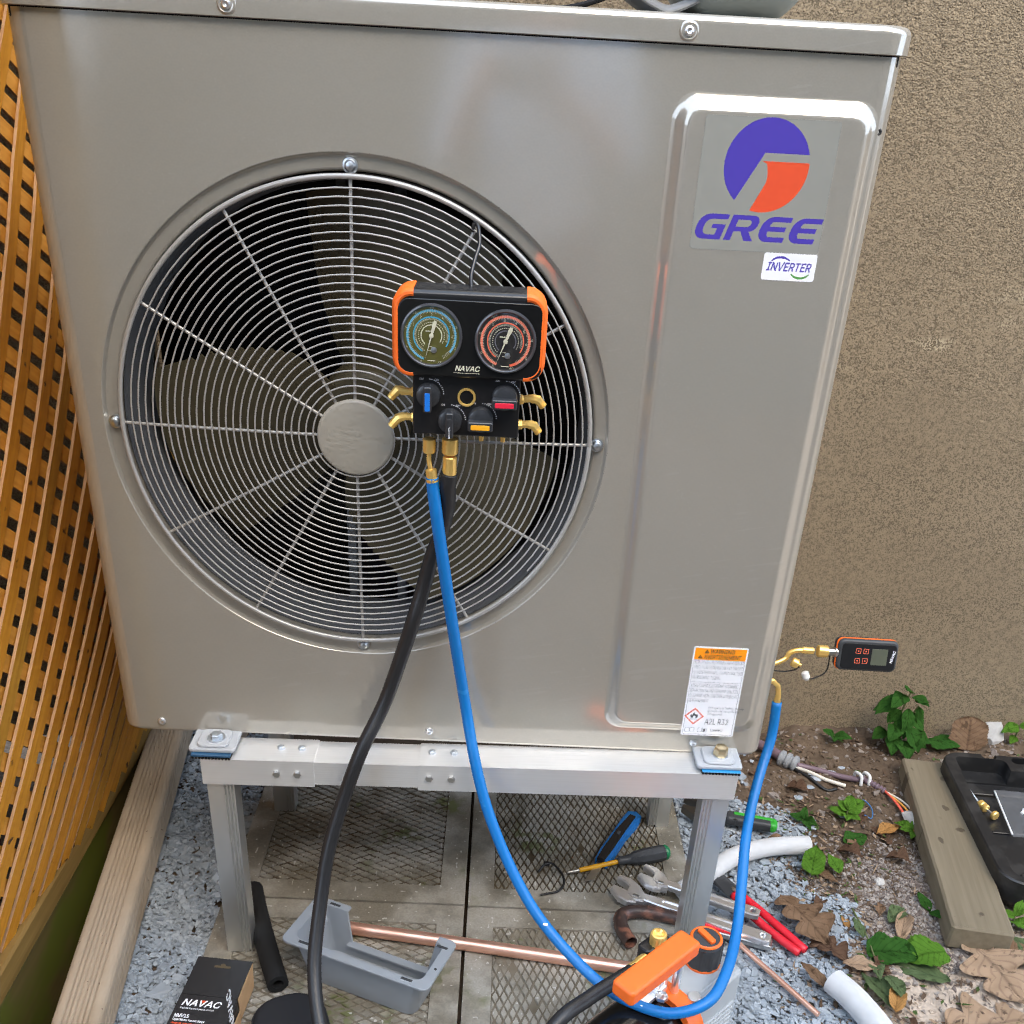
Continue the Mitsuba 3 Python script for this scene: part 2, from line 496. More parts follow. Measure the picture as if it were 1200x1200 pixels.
plastic('case_black', mikit.proc(lambda p, n, uv: mix((0.012, 0.012, 0.0125), (0.028, 0.027, 0.026), smoothstep(0.45, 0.75, fbm(p.x * 30, p.y * 30, p.z * 30, 4)))), 0.4, 0.45)
plastic('screen_grey', (0.085, 0.092, 0.066), 0.3, 0.2)
scene['poly_bag'] = {'type': 'blendbsdf', 'weight': 0.13, 'a': {'type': 'thindielectric', 'int_ior': 1.4}, 'b': {'type': 'twosided', 'b': prin((0.55, 0.57, 0.60), 0.3)}}
plastic('stone_pale', mikit.proc(lambda p, n, uv: mix((0.36, 0.345, 0.32), (0.52, 0.50, 0.47), fbm(p.x * 90, p.y * 90, p.z * 90))), 0.8, 0.3)


def leafmat(name, a, b, trans=0.5):
    scene[name] = {'type': 'principledthin', 'base_color': mikit.proc(lambda p, n, uv: mix(a, b, fbm(p.x * 70, p.y * 70, p.z * 70, 4)) * (1.0 - 0.35 * smoothstep(0.06, 0.0, dr.abs(uv.y - 0.5)) - 0.22 * smoothstep(0.16, 0.04, dr.abs((uv.x * 7 - dr.abs(uv.y - 0.5) * 5) - dr.round(uv.x * 7 - dr.abs(uv.y - 0.5) * 5)))) * (1.0 - 0.45 * smoothstep(0.66, 0.78, fbm(p.x * 110 + 5, p.y * 110, 2.0)))), 'roughness': 0.55, 'diff_trans': trans}
    return name


leafmat('leaf_green', (0.022, 0.070, 0.014), (0.048, 0.125, 0.024))
leafmat('leaf_bright', (0.065, 0.155, 0.018), (0.11, 0.23, 0.032))
leafmat('leaf_dull', (0.085, 0.125, 0.055), (0.13, 0.17, 0.08))
leafmat('leaf_brown', (0.14, 0.085, 0.05), (0.23, 0.145, 0.09), 0.2)
leafmat('leaf_dark', (0.075, 0.042, 0.028), (0.13, 0.078, 0.05), 0.15)
leafmat('leaf_tan', (0.30, 0.20, 0.125), (0.38, 0.265, 0.18), 0.2)
leafmat('leaf_orange', (0.34, 0.165, 0.05), (0.44, 0.24, 0.09), 0.3)
plastic('litter_brown', (0.10, 0.065, 0.042), 0.85, 0.2)
plastic('litter_tan', (0.27, 0.19, 0.125), 0.85, 0.2)
plastic('litter_green', (0.055, 0.085, 0.022), 0.8, 0.2)
plastic('stem', (0.10, 0.12, 0.04), 0.7)
plastic('twig', (0.085, 0.055, 0.035), 0.8)
plastic('bag_grey', (0.15, 0.165, 0.155), 0.38)

# ------------------------------------------------------------------ the setting: ground, house wall
def axis(lo, a, b, hi, step):
    core = np.arange(a, b + step / 2, step)
    left = a - np.geomspace(step * 2, a - lo, 14)[::-1]; right = b + np.geomspace(step * 2, hi - b, 14)
    return np.r_[left, core, right]


def ground_z(x, y):
    P = np.stack([x, y, np.zeros_like(x)], -1)
    n = (meshkit.fbm(P * 9, 4, 3) - 0.5) * 0.032 + (meshkit.fbm(P * 40, 3, 5) - 0.5) * 0.018
    soil = np.clip((x - 1.10) / 0.12, 0, 1)
    hump = 0.025 * np.clip((y - 0.35) / 0.35, 0, 1) * soil
    z = -0.014 + soil * (0.006 + n + hump)
    gut = np.clip((-0.045 - 0.1227 * (y + 0.1) - x) / 0.05, 0, 1)
    z = z - 0.15 * gut * (x > -3)
    under = (x > 0.05) & (x < 0.95) & (y < 0.54) & (y > -0.4)
    return np.where(under, -0.03, z)


gx, gy = np.meshgrid(axis(-30, -0.4, 2.2, 30, 0.011), axis(-30, -0.7, 0.72, 30, 0.011), indexing='ij')
gv = np.stack([gx, gy, ground_z(gx, gy)], -1).reshape(-1, 3)
ni, nj = gx.shape
ii, jj = np.meshgrid(np.arange(ni - 1), np.arange(nj - 1), indexing='ij'); a = (ii * nj + jj).ravel()
solo('ground', trimesh.Trimesh(gv, np.vstack([np.c_[a, a + nj, a + nj + 1], np.c_[a, a + nj + 1, a + 1]]), process=False), 'soil',
     'bare brown garden soil along the house wall', kind='structure', smooth=True)

solo('house_wall', grid(lambda u, v: np.stack([-8 + 18 * u, 0.693 + 0.006 * (meshkit.noise(np.stack([u * 40, v * 20, u * 0], -1)) - 0.5), -0.1 + 3.3 * v], -1), 90, 40), 'stucco',
     'tan sand-dashed stucco house wall behind the outdoor unit', 'wall', smooth=True)

NB = thing('added_wall', 'dark lap-sided wall added unseen behind the viewer to block low sky light', 'wall')  # unseen wall added to cut low sky light and darken the paint reflections
sid = [at(prism(Polygon([(0, 0), (0.018, 0.0), (0.004, 0.158), (0, 0.158)]), 9.0), np.array([[0, 0, 1, -1.2], [1, 0, 0, -3.4], [0, 1, 0, 0.155 * k], [0, 0, 0, 1.0]])) for k in range(27)]
part(NB, 'siding', cat(*sid), 'siding', smooth=False)
part(NB, 'wall', chbox(9.0, 0.2, 4.4, 0.01, (3.3, -3.502, 2.1)), 'siding')

# paving: four slabs with diamond tread
def slab(x0, x1, y0, y1, tall, label, seed, wear=0.0):
    k = thing('paving_slab', label, 'paving slab')
    w, d = x1 - x0, y1 - y0; cx, cy = (x0 + x1) / 2, (y0 + y1) / 2
    b = 0.045
    frame_poly = Polygon(rrect(w, d, 0.004, 3, cx, cy)).difference(sbox(x0 + b, y0 + b, x1 - b, y1 - b))
    part(k, 'border', cat(prism(frame_poly, 0.036, -0.036), ), 'concrete')
    part(k, 'sunken_panel', chbox(w - 2 * b + 0.002, d - 2 * b + 0.002, 0.03, 0.001, (cx, cy, -0.0185)), 'groove_dirt' if wear < 0.4 else 'groove_filled')
    dx, dy = (0.0135, 0.031) if tall else (0.029, 0.0160)
    g = 0.0026; ms = []
    r = np.random.default_rng(seed)
    inner = sbox(x0 + b + 0.001, y0 + b + 0.001, x1 - b - 0.001, y1 - b - 0.001)
    V, F = [], []
    nx, ny = int(w / dx) + 2, int(d / dy * 2) + 3
    for i in range(nx):
        for j in range(ny):
            px, py = x0 + b + (i + 0.5 * (j % 2)) * dx, y0 + b + j * dy / 2
            px += r.normal(0, 0.0003); py += r.normal(0, 0.0003)
            hx, hy = dx / 2 - g * 0.60, dy / 2 - g * (0.60 if dy < dx else 1.2)
            if dx > dy: hx = dx / 2 - g * 1.1; hy = dy / 2 - g * 0.6
            z = -0.0006 - abs(r.normal(0, 0.0003)) - (0.0022 if r.random() < wear * meshkit.noise(np.array([px * 11, py * 11, seed * 3.0])) * 1.4 else 0)
            P = np.array([[px - hx, py], [px, py - hy], [px + hx, py], [px, py + hy]])
            pol = Polygon(P).intersection(inner)
            if pol.is_empty or pol.area < 2e-6 or pol.geom_type != 'Polygon': continue
            Q = np.array(pol.exterior.coords)[:-1]
            if Polygon(Q).exterior.is_ccw is False: Q = Q[::-1]
            c = Q.mean(0); top = c + (Q - c) * 0.90; m = len(Q); o = len(V)
            V += [[*q, z] for q in top] + [[*q, -0.004] for q in Q]
            F += [[o, o + t, o + t + 1] for t in range(1, m - 1)]
            for t in range(m):
                u = (t + 1) % m; F += [[o + t, o + m + t, o + m + u], [o + t, o + m + u, o + u]]
    part(k, 'diamond_tread', trimesh.Trimesh(np.array(V), np.array(F), process=False), 'concrete', smooth=False, stuff=True)
    return k


slab(0.092, 0.5065, 0.086, 0.500, False, 'concrete paving slab under the left rear of the metal stand', 1, 0.25)
slab(0.5125, 0.915, 0.084, 0.500, True, 'concrete paving slab under the right rear of the stand, with hand tools lying on it', 2, 0.25)
slab(0.090, 0.5065, -0.335, 0.081, False, 'concrete paving slab beneath the grey plastic tray', 3, 0.5)
slab(0.5125, 0.915, -0.335, 0.079, True, 'mossy concrete paving slab in front, crossed by the copper pipe', 4, 0.6)
slab(0.092, 0.5065, -0.755, -0.341, False, 'concrete paving slab nearest the viewer on the left', 5, 0.6)
slab(0.5125, 0.915, -0.755, -0.341, True, 'concrete paving slab nearest the viewer on the right', 6, 0.6)

# slate chips and pebbles
def chips(n, pick, size, flat, seed, zfn, spread):
    """three meshes (one per tone) of small angular stones"""
    r = np.random.default_rng(seed)
    out = [([], []), ([], []), ([], [])]
    for _ in range(n):
        x, y = pick(r)
        s = size * r.lognormal(0, 0.33); k = r.integers(5, 8)
        a = np.sort(r.uniform(0, 2 * PI, k)); a += np.arange(k) * 2 * PI / k * 0.6
        rad = s * r.uniform(0.65, 1.15, k); asp = r.uniform(0.45, 1.0)
        top = np.c_[rad * np.cos(a), asp * rad * np.sin(a)]
        h = s * flat * r.uniform(0.6, 1.4)
        bot = np.c_[top * r.uniform(0.9, 1.25), np.full(k, -h)]; topz = np.c_[top, np.zeros(k) + r.normal(0, h * 0.15, k)]
        P = np.vstack([topz, bot])
        q = trimesh.transformations.euler_matrix(r.normal(0, 0.22), r.normal(0, 0.22), r.uniform(0, 2 * PI))[:3, :3]
        P = P @ q.T + [x, y, zfn(x, y) + r.uniform(0, spread)]
        V, F = out[r.integers(0, 3)]; o = len(V); V += P.tolist()
        order = np.argsort(np.arctan2(top[:, 1], top[:, 0]))
        ring = [o + int(t) for t in order]; low = [t + k for t in ring]
        F += [[ring[0], ring[t], ring[t + 1]] for t in range(1, k - 1)]
        for t in range(k):
            u = (t + 1) % k; F += [[ring[t], low[t], low[u]], [ring[t], low[u], ring[u]]]
    return [trimesh.Trimesh(np.array(v), np.array(f), process=False) for v, f in out]


def pick_left(r):
    y = r.uniform(-0.40, 0.60); return r.uniform(-0.075 - 0.1227 * (y + 0.1), 0.088), y


def pick_right(r):
    while True:
        x, y = r.uniform(0.918, 1.24), r.uniform(-0.50, 0.60)
        edge = 1.165 - 0.16 * (y > 0.12) * (y - 0.12) + 0.035 * math.sin(y * 23) + 0.02 * math.sin(y * 51 + 1)
        if y < 0.0: edge -= 0.25 * -y
        if y > 0.42: edge -= 0.05
        if x < edge + abs(r.normal(0, 0.018)): return x, y


gl = chips(9500, pick_left, 0.0056, 0.26, 11, lambda x, y: -0.012, 0.009)
gr = chips(11500, pick_right, 0.0058, 0.26, 12, lambda x, y: -0.013, 0.011)
labels['slate_gravel'] = {'label': 'blue-grey slate chip gravel beside the paving slabs', 'kind': 'stuff'}
for i in range(3):
    scene[f'slate_gravel__{i + 1:03d}'] = mikit.ply(cat(gl[i], gr[i]), f'slate_{i}', smooth=False)


def pick_peb(r):
    while True:
        x, y = r.uniform(1.08, 1.56), r.uniform(-0.10, 0.34)
        d = ((x - 1.30) / 0.16) ** 2 + ((y - 0.13) / 0.13) ** 2
        if r.random() < math.exp(-d * 1.1) + 0.02: return x, y


def pick_clod(r):
    return r.uniform(1.02, 1.9), r.uniform(-0.25, 0.68)


pb = chips(5200, pick_peb, 0.0038, 0.7, 13, lambda x, y: float(ground_z(np.array([x]), np.array([y]))[0]), 0.003)
pc = chips(6500, pick_clod, 0.0056, 0.8, 14, lambda x, y: float(ground_z(np.array([x]), np.array([y]))[0]) - 0.001, 0.003)
labels['soil_grit'] = {'label': 'grey-brown grit and small stones scattered over the soil', 'kind': 'stuff'}
for i in range(3):
    scene[f'soil_grit__{i + 1:03d}'] = mikit.ply(pb[i], f'pebble_{i}', smooth=False)
for i in range(3):
    scene[f'soil_grit__{i + 4:03d}'] = mikit.ply(pc[i], ('soil', 'soil', 'pebble_1')[i], smooth=False)

# ------------------------------------------------------------------ lattice fence on the left
def sheet_x(y, z):
    y = np.clip(y, -0.30, 0.66); zc = np.clip(z, 0.0, 1.15)
    return -0.176 + 0.031 * y + 0.236 * zc - 0.092 * y * y + 0.234 * y * zc * np.clip(1.0, 0, 1) - 0.32 * zc * zc - 0.24 * np.clip(z - 1.15, 0, 2)


fence = thing('lattice_fence', 'orange-stained wooden diagonal lattice fence left of the outdoor unit, over a mossy base board', 'fence')
YL, YH, ZL, ZH = -0.45, 0.62, 0.082, 1.85


def slat(off, sgn, depth, width, t):
    """one lattice slat: z = sgn*y + off, following the bowed panel"""
    lim = sorted(((ZL - off) / sgn, (ZH - off) / sgn)); ya, yb = max(YL, lim[0]), min(YH, lim[1])
    if yb - ya < 0.03: return None
    ys = np.linspace(ya, yb, 12); zs = sgn * ys + off
    d = np.array([0, 1, sgn]) / math.sqrt(2); e = np.array([0, -sgn, 1.0]) / math.sqrt(2)   # along, across (upwards)
    fr_, bk_, up_, lo_ = [], [], [], []
    w = width / 2
    for y, z in zip(ys, zs):
        c = np.array([sheet_x(y, z) + depth, y, z])
        fr_.append(np.array([c + e * w + [t / 2, 0, 0], c - e * w + [t / 2, 0, 0]])); bk_.append(np.array([c - e * w - [t / 2, 0, 0], c + e * w - [t / 2, 0, 0]]))
        up_.append(np.array([c + e * w - [t / 2, 0, 0], c + e * w + [t / 2, 0, 0]])); lo_.append(np.array([c - e * w + [t / 2, 0, 0], c - e * w - [t / 2, 0, 0]]))
    strip = lambda q: loft(q, False, False, closed=False)
    return cat(strip(fr_), strip(bk_)), cat(strip(up_), strip(lo_))


fr0 = np.random.default_rng(17)
for off in np.arange(-0.52, 2.72, 0.0610):
    m = slat(off + 0.037 + fr0.normal(0, 0.0012), -1, -0.0062, 0.0262 + fr0.normal(0, 0.0006), 0.0046)
    if m is not None: k = part(fence, 'rear_slat', m[0], 'lattice_wood_back', smooth=False); part(k, 'pale_edge', m[1], 'pale_edge', smooth=False)
for off in np.arange(-0.55, 2.72, 0.0605):
    m = slat(off + 0.012 + fr0.normal(0, 0.0012), 1, 0.0, 0.0275 + fr0.normal(0, 0.0006), 0.0046)
    if m is not None: k = part(fence, 'slat', m[0], 'lattice_wood' if fr0.random() < 0.7 else 'lattice_wood_dull', smooth=False); part(k, 'pale_edge', m[1], 'pale_edge', smooth=False)
xr = -0.166
part(fence, 'bottom_rail', put(chbox(0.036, 1.10, 0.047, 0.004), (xr - 0.002, 0.085, 0.0795)), 'rail_wood', smooth=False)
part(fence, 'base_board', put(chbox(0.030, 1.10, 0.20, 0.003), (xr - 0.003, 0.085, -0.0470)), 'mossy_board', smooth=False)
part(fence, 'post', chbox(0.075, 0.068, 2.0, 0.004, (xr - 0.008, 0.655, 0.96)), 'rail_wood', smooth=False)
part(fence, 'post', chbox(0.085, 0.085, 2.0, 0.004, (xr - 0.02, -0.508, 0.96)), 'rail_wood', smooth=False)
part(fence, 'top_rail', put(chbox(0.045, 1.05, 0.05, 0.004), (sheet_x(0.0, 1.86), 0.085, 1.875)), 'rail_wood', smooth=False)

# unseen deck added to block light: boards and skirts darken the lattice gaps
DK = thing('added_deck', 'unseen deck added behind the lattice, its boards and skirts blocking light', 'deck')
for i in range(18): part(DK, 'board', chbox(0.138, 1.20, 0.03, 0.004, (-0.140 - 0.145 * i, 0.075, 1.945)), 'rail_wood', smooth=False)
for yj in (-0.45, 0.05, 0.55): part(DK, 'joist', chbox(2.4, 0.04, 0.14, 0.004, (-1.45, yj, 1.858)), 'rail_wood', smooth=False)
part(DK, 'rear_blocker', chbox(0.03, 1.2, 1.95, 0.004, (-2.66, 0.075, 0.95)), 'mossy_board', smooth=False)
part(DK, 'side_blocker', chbox(2.38, 0.03, 1.95, 0.004, (-1.46, -0.55, 0.95)), 'mossy_board', smooth=False)

# ribbed downspout lying on the gravel
def spout_section(w, h):
    P = [];
    def side(p0, p1, nrm, n, dep, ends):
        p0, p1, nrm = map(np.array, (p0, p1, nrm)); L = np.linalg.norm(p1 - p0); out = []
        for s in np.linspace(0, 1, n * 10 + 1):
            x = s * L
            dd = 0
            if ends < x < L - ends:
                ph = (x - ends) / (L - 2 * ends) * n
                dd = dep * max(0.0, 1 - abs(ph % 1 - 0.5) / 0.21) ** 0.6
            out.append(p0 + (p1 - p0) * s - nrm * dd)
        return out
    r = 0.011
    c = [(w / 2 - r, -h / 2 + r), (w / 2 - r, h / 2 - r), (-w / 2 + r, h / 2 - r), (-w / 2 + r, -h / 2 + r)]
    segs = [((w / 2, -h / 2 + r), (w / 2, h / 2 - r), (1, 0), 3), ((w / 2 - r, h / 2), (-w / 2 + r, h / 2), (0, 1), 6), ((-w / 2, h / 2 - r), (-w / 2, -h / 2 + r), (-1, 0), 3), ((-w / 2 + r, -h / 2), (w / 2 - r, -h / 2), (0, -1), 6)]
    for (p0, p1, nn, n), a0, cc in zip(segs, (0, 90, 180, 270), (c[1], c[2], c[3], c[0])):
        P += side(p0, p1, nn, n, 0.0036, 0.003)
        P += [np.array([cc[0] + r * math.cos(math.radians(a0 + t)), cc[1] + r * math.sin(math.radians(a0 + t))]) for t in (22, 45, 68)]
    return np.array(P)


sec = spout_section(0.070, 0.072)
A0, A1 = np.array([0.000, -0.50, 0.036]), np.array([-0.138, 0.625, 0.036])
dv = (A1 - A0) / np.linalg.norm(A1 - A0); sx = np.cross(dv, [0, 0, 1])
rings = [A0 + (A1 - A0) * t + sec[:, :1] * sx + sec[:, 1:] * np.array([0, 0, 1.0]) for t in np.linspace(0, 1, 14)]
dsp = thing('downspout', 'beige ribbed downspout lying on the gravel between the fence and the stand', 'downspout')
part(dsp, 'pipe', loft(rings, False, False), 'spout', smooth=20)

# ------------------------------------------------------------------ the outdoor unit
U = thing('heat_pump', 'large beige-grey heat pump outdoor unit with round fan guard, standing on the aluminium stand', 'heat pump')
W, ZB, ZT, DEP = 0.94, 0.396, 1.284, 0.36
FX, FZ, FR = 0.3548, 0.8545, 0.3135
RC = 0.024
sv = Polygon(rrect(0.224, 0.806, 0.026, 8, 0.813, 0.8405))      # raised service field, outer outline
plate = sbox(RC, ZB + 0.006, W - RC, ZT).difference(Point(FX, FZ).buffer(FR, 48)).difference(sv)
ms = [at(sheet(plate), FACE)]
# rounded bottom fold, corners, sides
def corner(side):
    a = np.radians(np.linspace(0, 90, 9)); pts = []
    for t in a:
        x, y = RC - RC * math.sin(t), RC - RC * math.cos(t)
        pts.append((x, y))
    pts.append((0.0, DEP))
    P = np.array(pts)
    if side > 0: P[:, 0] = W - P[:, 0]
    rr = [np.c_[P[:, 0], P[:, 1], np.full(len(P), z)] for z in (ZB + 0.006, ZT)]
    n = len(P); V = np.vstack(rr); F = []
    for j in range(n - 1):
        q = [[j, j + n, j + 1], [j + 1, j + n, j + n + 1]]
        F += q if side > 0 else [t[::-1] for t in q]
    return trimesh.Trimesh(V, np.array(F)[:, ::-1], process=False)


def ring_outline(z, q):
    """front and side outline of the cabinet, drawn in by q"""
    o = rrect(W - 2 * q, DEP * 2, RC, 8, W / 2, DEP)
    return np.c_[o, np.full(len(o), z)]


ms += [corner(-1), corner(1)]
low = [ring_outline(ZB + 0.006 - 0.006 * math.sin(t), 0.006 * (1 - math.cos(t))) for t in np.linspace(0, PI / 2, 5)]
for rg in low: rg[:, 1] = np.where(rg[:, 1] > DEP, DEP, rg[:, 1]); rg[:, 1] += 0.0
low = [np.c_[r_[:, 0], np.where(r_[:, 1] < DEP / 2, r_[:, 1] + 0.006 * (1 - math.cos(t)), r_[:, 1]), r_[:, 2]] for r_, t in zip(low, np.linspace(0, PI / 2, 5))]
fold = loft(low[::-1], True, False)
ms.append(fold)
part(U, 'cabinet', cat(*ms), 'paint', smooth=25)
part(U, 'back_panel', chbox(W - 0.01, 0.003, ZT - ZB - 0.01, 0.001, (W / 2, DEP, (ZB + ZT) / 2)), 'coil_black')
# raised service cover
nn = 9; rings = []
for k in range(7):
    s = k / 6; q = 0.019 * s; h = 0.012 * (s * s * (3 - 2 * s))
    o = rrect(0.224 - 2 * q, 0.806 - 2 * q, 0.026 - q * 0.6, 8, 0.813, 0.8405); rings.append(np.c_[o[:, 0], np.full(len(o), -h), o[:, 1]])
part(U, 'service_cover', loft(rings, False, True), 'paint', smooth=40)
# recessed ring and rolled lip
prof = [(FR, 0), (FR - 0.0012, 0.0006), (FR - 0.004, 0.0056), (FR - 0.0055, 0.0062), (0.2985, 0.0066), (0.2960, 0.0075), (0.2942, 0.0100), (0.2935, 0.0150), (0.2935, 0.022)]
part(U, 'fan_ring', at(lathe([(r, -y) for r, y in prof][::1], 128, False), frame([1, 0, 0], [0, 0, 1], None, (FX, 0, FZ))), 'paint', smooth=35)
plastic('shroud_dark', (0.085, 0.09, 0.098), 0.42)
sh = [(0.292, 0.018), (0.286, 0.03), (0.282, 0.05), (0.281, 0.10), (0.290, 0.13)]
part(U, 'fan_shroud', at(lathe([(r, -y) for r, y in sh], 96, False), frame([1, 0, 0], [0, 0, 1], None, (FX, 0, FZ))), 'shroud_dark', smooth=35)
# fan guard: spiral wire, outer ring, spokes, bolts, hub plate
gd = lambda r: -0.004 - 0.011 * (1 - (np.asarray(r) / 0.29) ** 2)
ang = np.linspace(0, 26.3 * 2 * PI, 26 * 72); rad = np.linspace(0.046, 0.2815, len(ang)); th = math.radians(-38) + (ang[-1] - ang)
guard = U + '__fan_guard'
part(U, 'fan_guard', tube(np.c_[FX + rad * np.cos(th), gd(rad), FZ + rad * np.sin(th)], 0.00115, 6), 'paint_wire', smooth=True)
t = np.linspace(0, 2 * PI, 129)
part(guard, 'outer_ring', tube(np.c_[FX + 0.2895 * np.cos(t), np.full(129, -0.0035), FZ + 0.2895 * np.sin(t)], 0.0030, 8), 'paint_wire', smooth=True)
for k in range(12):
    a = math.radians(k * 30); bolt = k % 3 == 0
    r1 = 0.2985 if bolt else 0.2915
    rr = np.linspace(0.03, r1, 14)
    yy = gd(rr) + 0.0048
    if bolt: yy[-1] = 0.003
    part(guard, 'spoke', tube(np.c_[FX + rr * math.cos(a), yy, FZ + rr * math.sin(a)], 0.0021, 8), 'paint_wire', smooth=True)
    if bolt:
        c = np.array([FX + 0.2995 * math.cos(a), 0.005, FZ + 0.2995 * math.sin(a)])
        part(guard, 'bolt', along(lathe([(0.0085, 0), (0.0085, 0.0025), (0.0065, 0.003), (0.0060, 0.0055), (0.0042, 0.0078), (0.0015, 0.0086)], 20), c, c + [0, -1, 0]), 'zinc', smooth=35)
part(guard, 'hub_plate', along(lathe([(0.046, 0), (0.0475, 0.003), (0.0465, 0.0065), (0.044, 0.0082), (0.025, 0.0092), (0.001, 0.0095)], 64), (FX, -0.0115, FZ), (FX, -1, FZ)), 'paint_textured', smooth=40)
# fan
fan = U + '__fan'
part(U, 'fan', along(lathe([(0.062, 0), (0.064, 0.004), (0.062, 0.055), (0.054, 0.064), (0.001, 0.066)], 40), (FX, 0.125, FZ), (FX, 0, FZ)), 'blade', smooth=35)
def blade(k):
    def f(u, v):
        r = 0.055 + 0.213 * u
        th0 = np.radians(np.interp(r, [0.055, 0.077, 0.119, 0.167, 0.233, 0.268], [131, 132, 137, 149, 164, 169]) + 120 * k)
        ph = (r - 0.125) / 0.0105
        tooth = np.where((r > 0.120) & (r < 0.225), 0.034 * np.abs((ph % 1) - 0.5) * 2, 0)
        th1 = np.radians(np.interp(r, [0.055, 0.117, 0.169, 0.208, 0.268], [243, 236, 232, 229, 226]) + 120 * k)
        t_ = th0 + (th1 - th0) * v + tooth * (1 - v) ** 6
        y = 0.055 + 0.075 * v - 0.012 * np.sin(v * PI) + 0.012 * (u - 0.5) ** 2
        return np.stack([FX + r * np.cos(t_), y, FZ + r * np.sin(t_)], -1)
    return thick(grid(f, 84, 18), 0.003)
for k in range(3): part(fan, 'blade', blade(k), 'blade', smooth=30)
# inside: motor bracket and coil
for x in (0.318, 0.392): part(U, 'motor_bracket', chbox(0.014, 0.02, 0.82, 0.002, (x, 0.185, 0.84)), 'shroud_grey')
part(U, 'motor', along(lathe([(0.058, 0), (0.058, 0.05), (0.045, 0.058), (0.012, 0.06), (0.008, 0.08)], 28), (FX, 0.20, FZ), (FX, 0, FZ)), 'shroud_grey')
coil = U + '__coil'
part(U, 'coil', chbox(0.62, 0.03, 0.86, 0.002, (0.355, 0.325, 0.84)), 'coil_black')
fv = [chbox(0.60, 0.0012, 0.0012, 0.0003, (0.355, 0.3088, z)) for z in np.arange(0.43, 1.26, 0.0212)]
part(coil, 'tube_row', cat(*fv), 'fin_dark', stuff=True)
# lid
lid = []
for z, q in ((0.0, 0.002), (0.0008, 0.0), (0.0185, 0.0), (0.0225, 0.0014), (0.0255, 0.0045), (0.027, 0.010), (0.0265, 0.022), (0.0255, 0.026), (0.0255, 0.03)):
    o = rrect(W + 0.012 - 2 * q, DEP + 0.016 - 2 * q, RC + 0.006 - q * 0.4, 8, W / 2, DEP / 2 + 0.002); lid.append(np.c_[o, np.full(len(o), ZT + 0.0012 + z)])
lidk = U + '__lid'
part(U, 'lid', loft(lid), 'paint', smooth=40)
part(U, 'lid_seam', chbox(W - 0.012, DEP - 0.012, 0.012, 0.001, (W / 2, DEP / 2, ZT - 0.003)), 'coil_black')
def screw(c, r=0.0055):
    return along(lathe([(r, 0), (r, 0.0012), (r * 0.9, 0.0028), (r * 0.55, 0.0040), (r * 0.45, 0.0036), (r * 0.05, 0.0030)], 16), c, np.array(c) + [0, -1, 0])
for x in (0.2345, 0.7085):
    o = lambda q: np.c_[rrect(0.020 - 2 * q, 0.019 - 2 * q, 0.0088, 6, x, 1.2965)]
    rg = [np.c_[o(q)[:, 0], np.full(28, -0.0062 - h), o(q)[:, 1]] for q, h in ((0, 0), (0.0008, 0.0010), (0.0020, 0.0014), (0.0030, 0.0006))]
    part(lidk, 'screw_boss', loft(rg, False, True), 'paint', smooth=40)
    part(lidk, 'screw', screw((x, -0.0066, 1.2965), 0.0052), 'chrome')
for x, z in ((0.058, 0.4135), (0.448, 0.4165), (0.837, 0.4165)): part(U, 'screw', screw((x, 0.0, z), 0.0058), 'chrome')
part(U, 'screw', screw((0.022 + 0.905, 0.006, 1.215), 0.004), 'coil_black')
# mounting feet
for x, dzf in ((0.140, 0.0), (0.870, 0.0085)):
    ft = part(U, 'foot', put(rslab(0.066, 0.075, 0.006, 0.006, 0.002), (x, -0.0125, 0.3950 + dzf)), 'foot_grey')
    part(ft, 'raised_plate', put(rslab(0.045, 0.045, 0.0045, 0.01, 0.0025), (x, -0.0235, 0.4003 + dzf)), 'foot_grey')
    gold = x > 0.5; bm = 'zinc_gold' if gold else 'zinc'
    part(ft, 'washer', put(lathe([(0.013 if not gold else 0.011, 0), (0.013 if not gold else 0.011, 0.0022), (0.004, 0.0026)], 24), (x + 0.003, -0.0255, 0.4043 + dzf)), 'zinc')
    hx = lathe([(0.0088, 0), (0.0088, 0.0055), (0.0075, 0.0068), (0.001, 0.0072)], 6)
    if gold: hx = lathe([(0.0105, 0), (0.0105, 0.010), (0.0088, 0.0135), (0.001, 0.0142)], 6)
    part(ft, 'bolt', put(hx, (x + 0.003, -0.0255, 0.4063 + dzf)), bm, smooth=20)

# stickers -----------------------------------------------------------
YS = -0.0122   # face of the raised service cover
def on_face(mesh, y=YS): return put(mesh, (0, y, 0), FACE)
logo = part(U, 'logo_sticker', on_face(prism(Polygon(rrect(0.146, 0.1325, 0.004, 4, 0.8090, 1.1570)), 0.0002)), 'sticker_grey')
cx, cz, r = 0.8085, 1.1775, 0.0462
disc = Point(cx, cz).buffer(r, 48)
# violet segment above and left of the grey slanted bar
k45 = np.array
vi = disc.difference(Polygon([(cx - 0.0035, cz + 0.0125), (cx + 0.08, cz + 0.0125), (cx + 0.08, cz - 0.1), (cx - 0.0655, cz - 0.1)]))
part(logo, 'violet_arc', on_face(prism(vi, 0.0002, 0.0002)), 'print_violet')
curve = [(cx - 0.0055, cz + 0.0045)] + [(cx - 0.0005 + 0.0030 * math.sin(t) , cz + 0.0038 - 0.0205 * (t / 2.2)) for t in np.linspace(0.2, 2.2, 8)] + [(cx - 0.0190, cz - 0.06), (cx + 0.08, cz - 0.06), (cx + 0.08, cz + 0.0045)]
part(logo, 'red_segment', on_face(prism(disc.intersection(Polygon(curve).buffer(0)), 0.0002, 0.0002)), 'print_red')

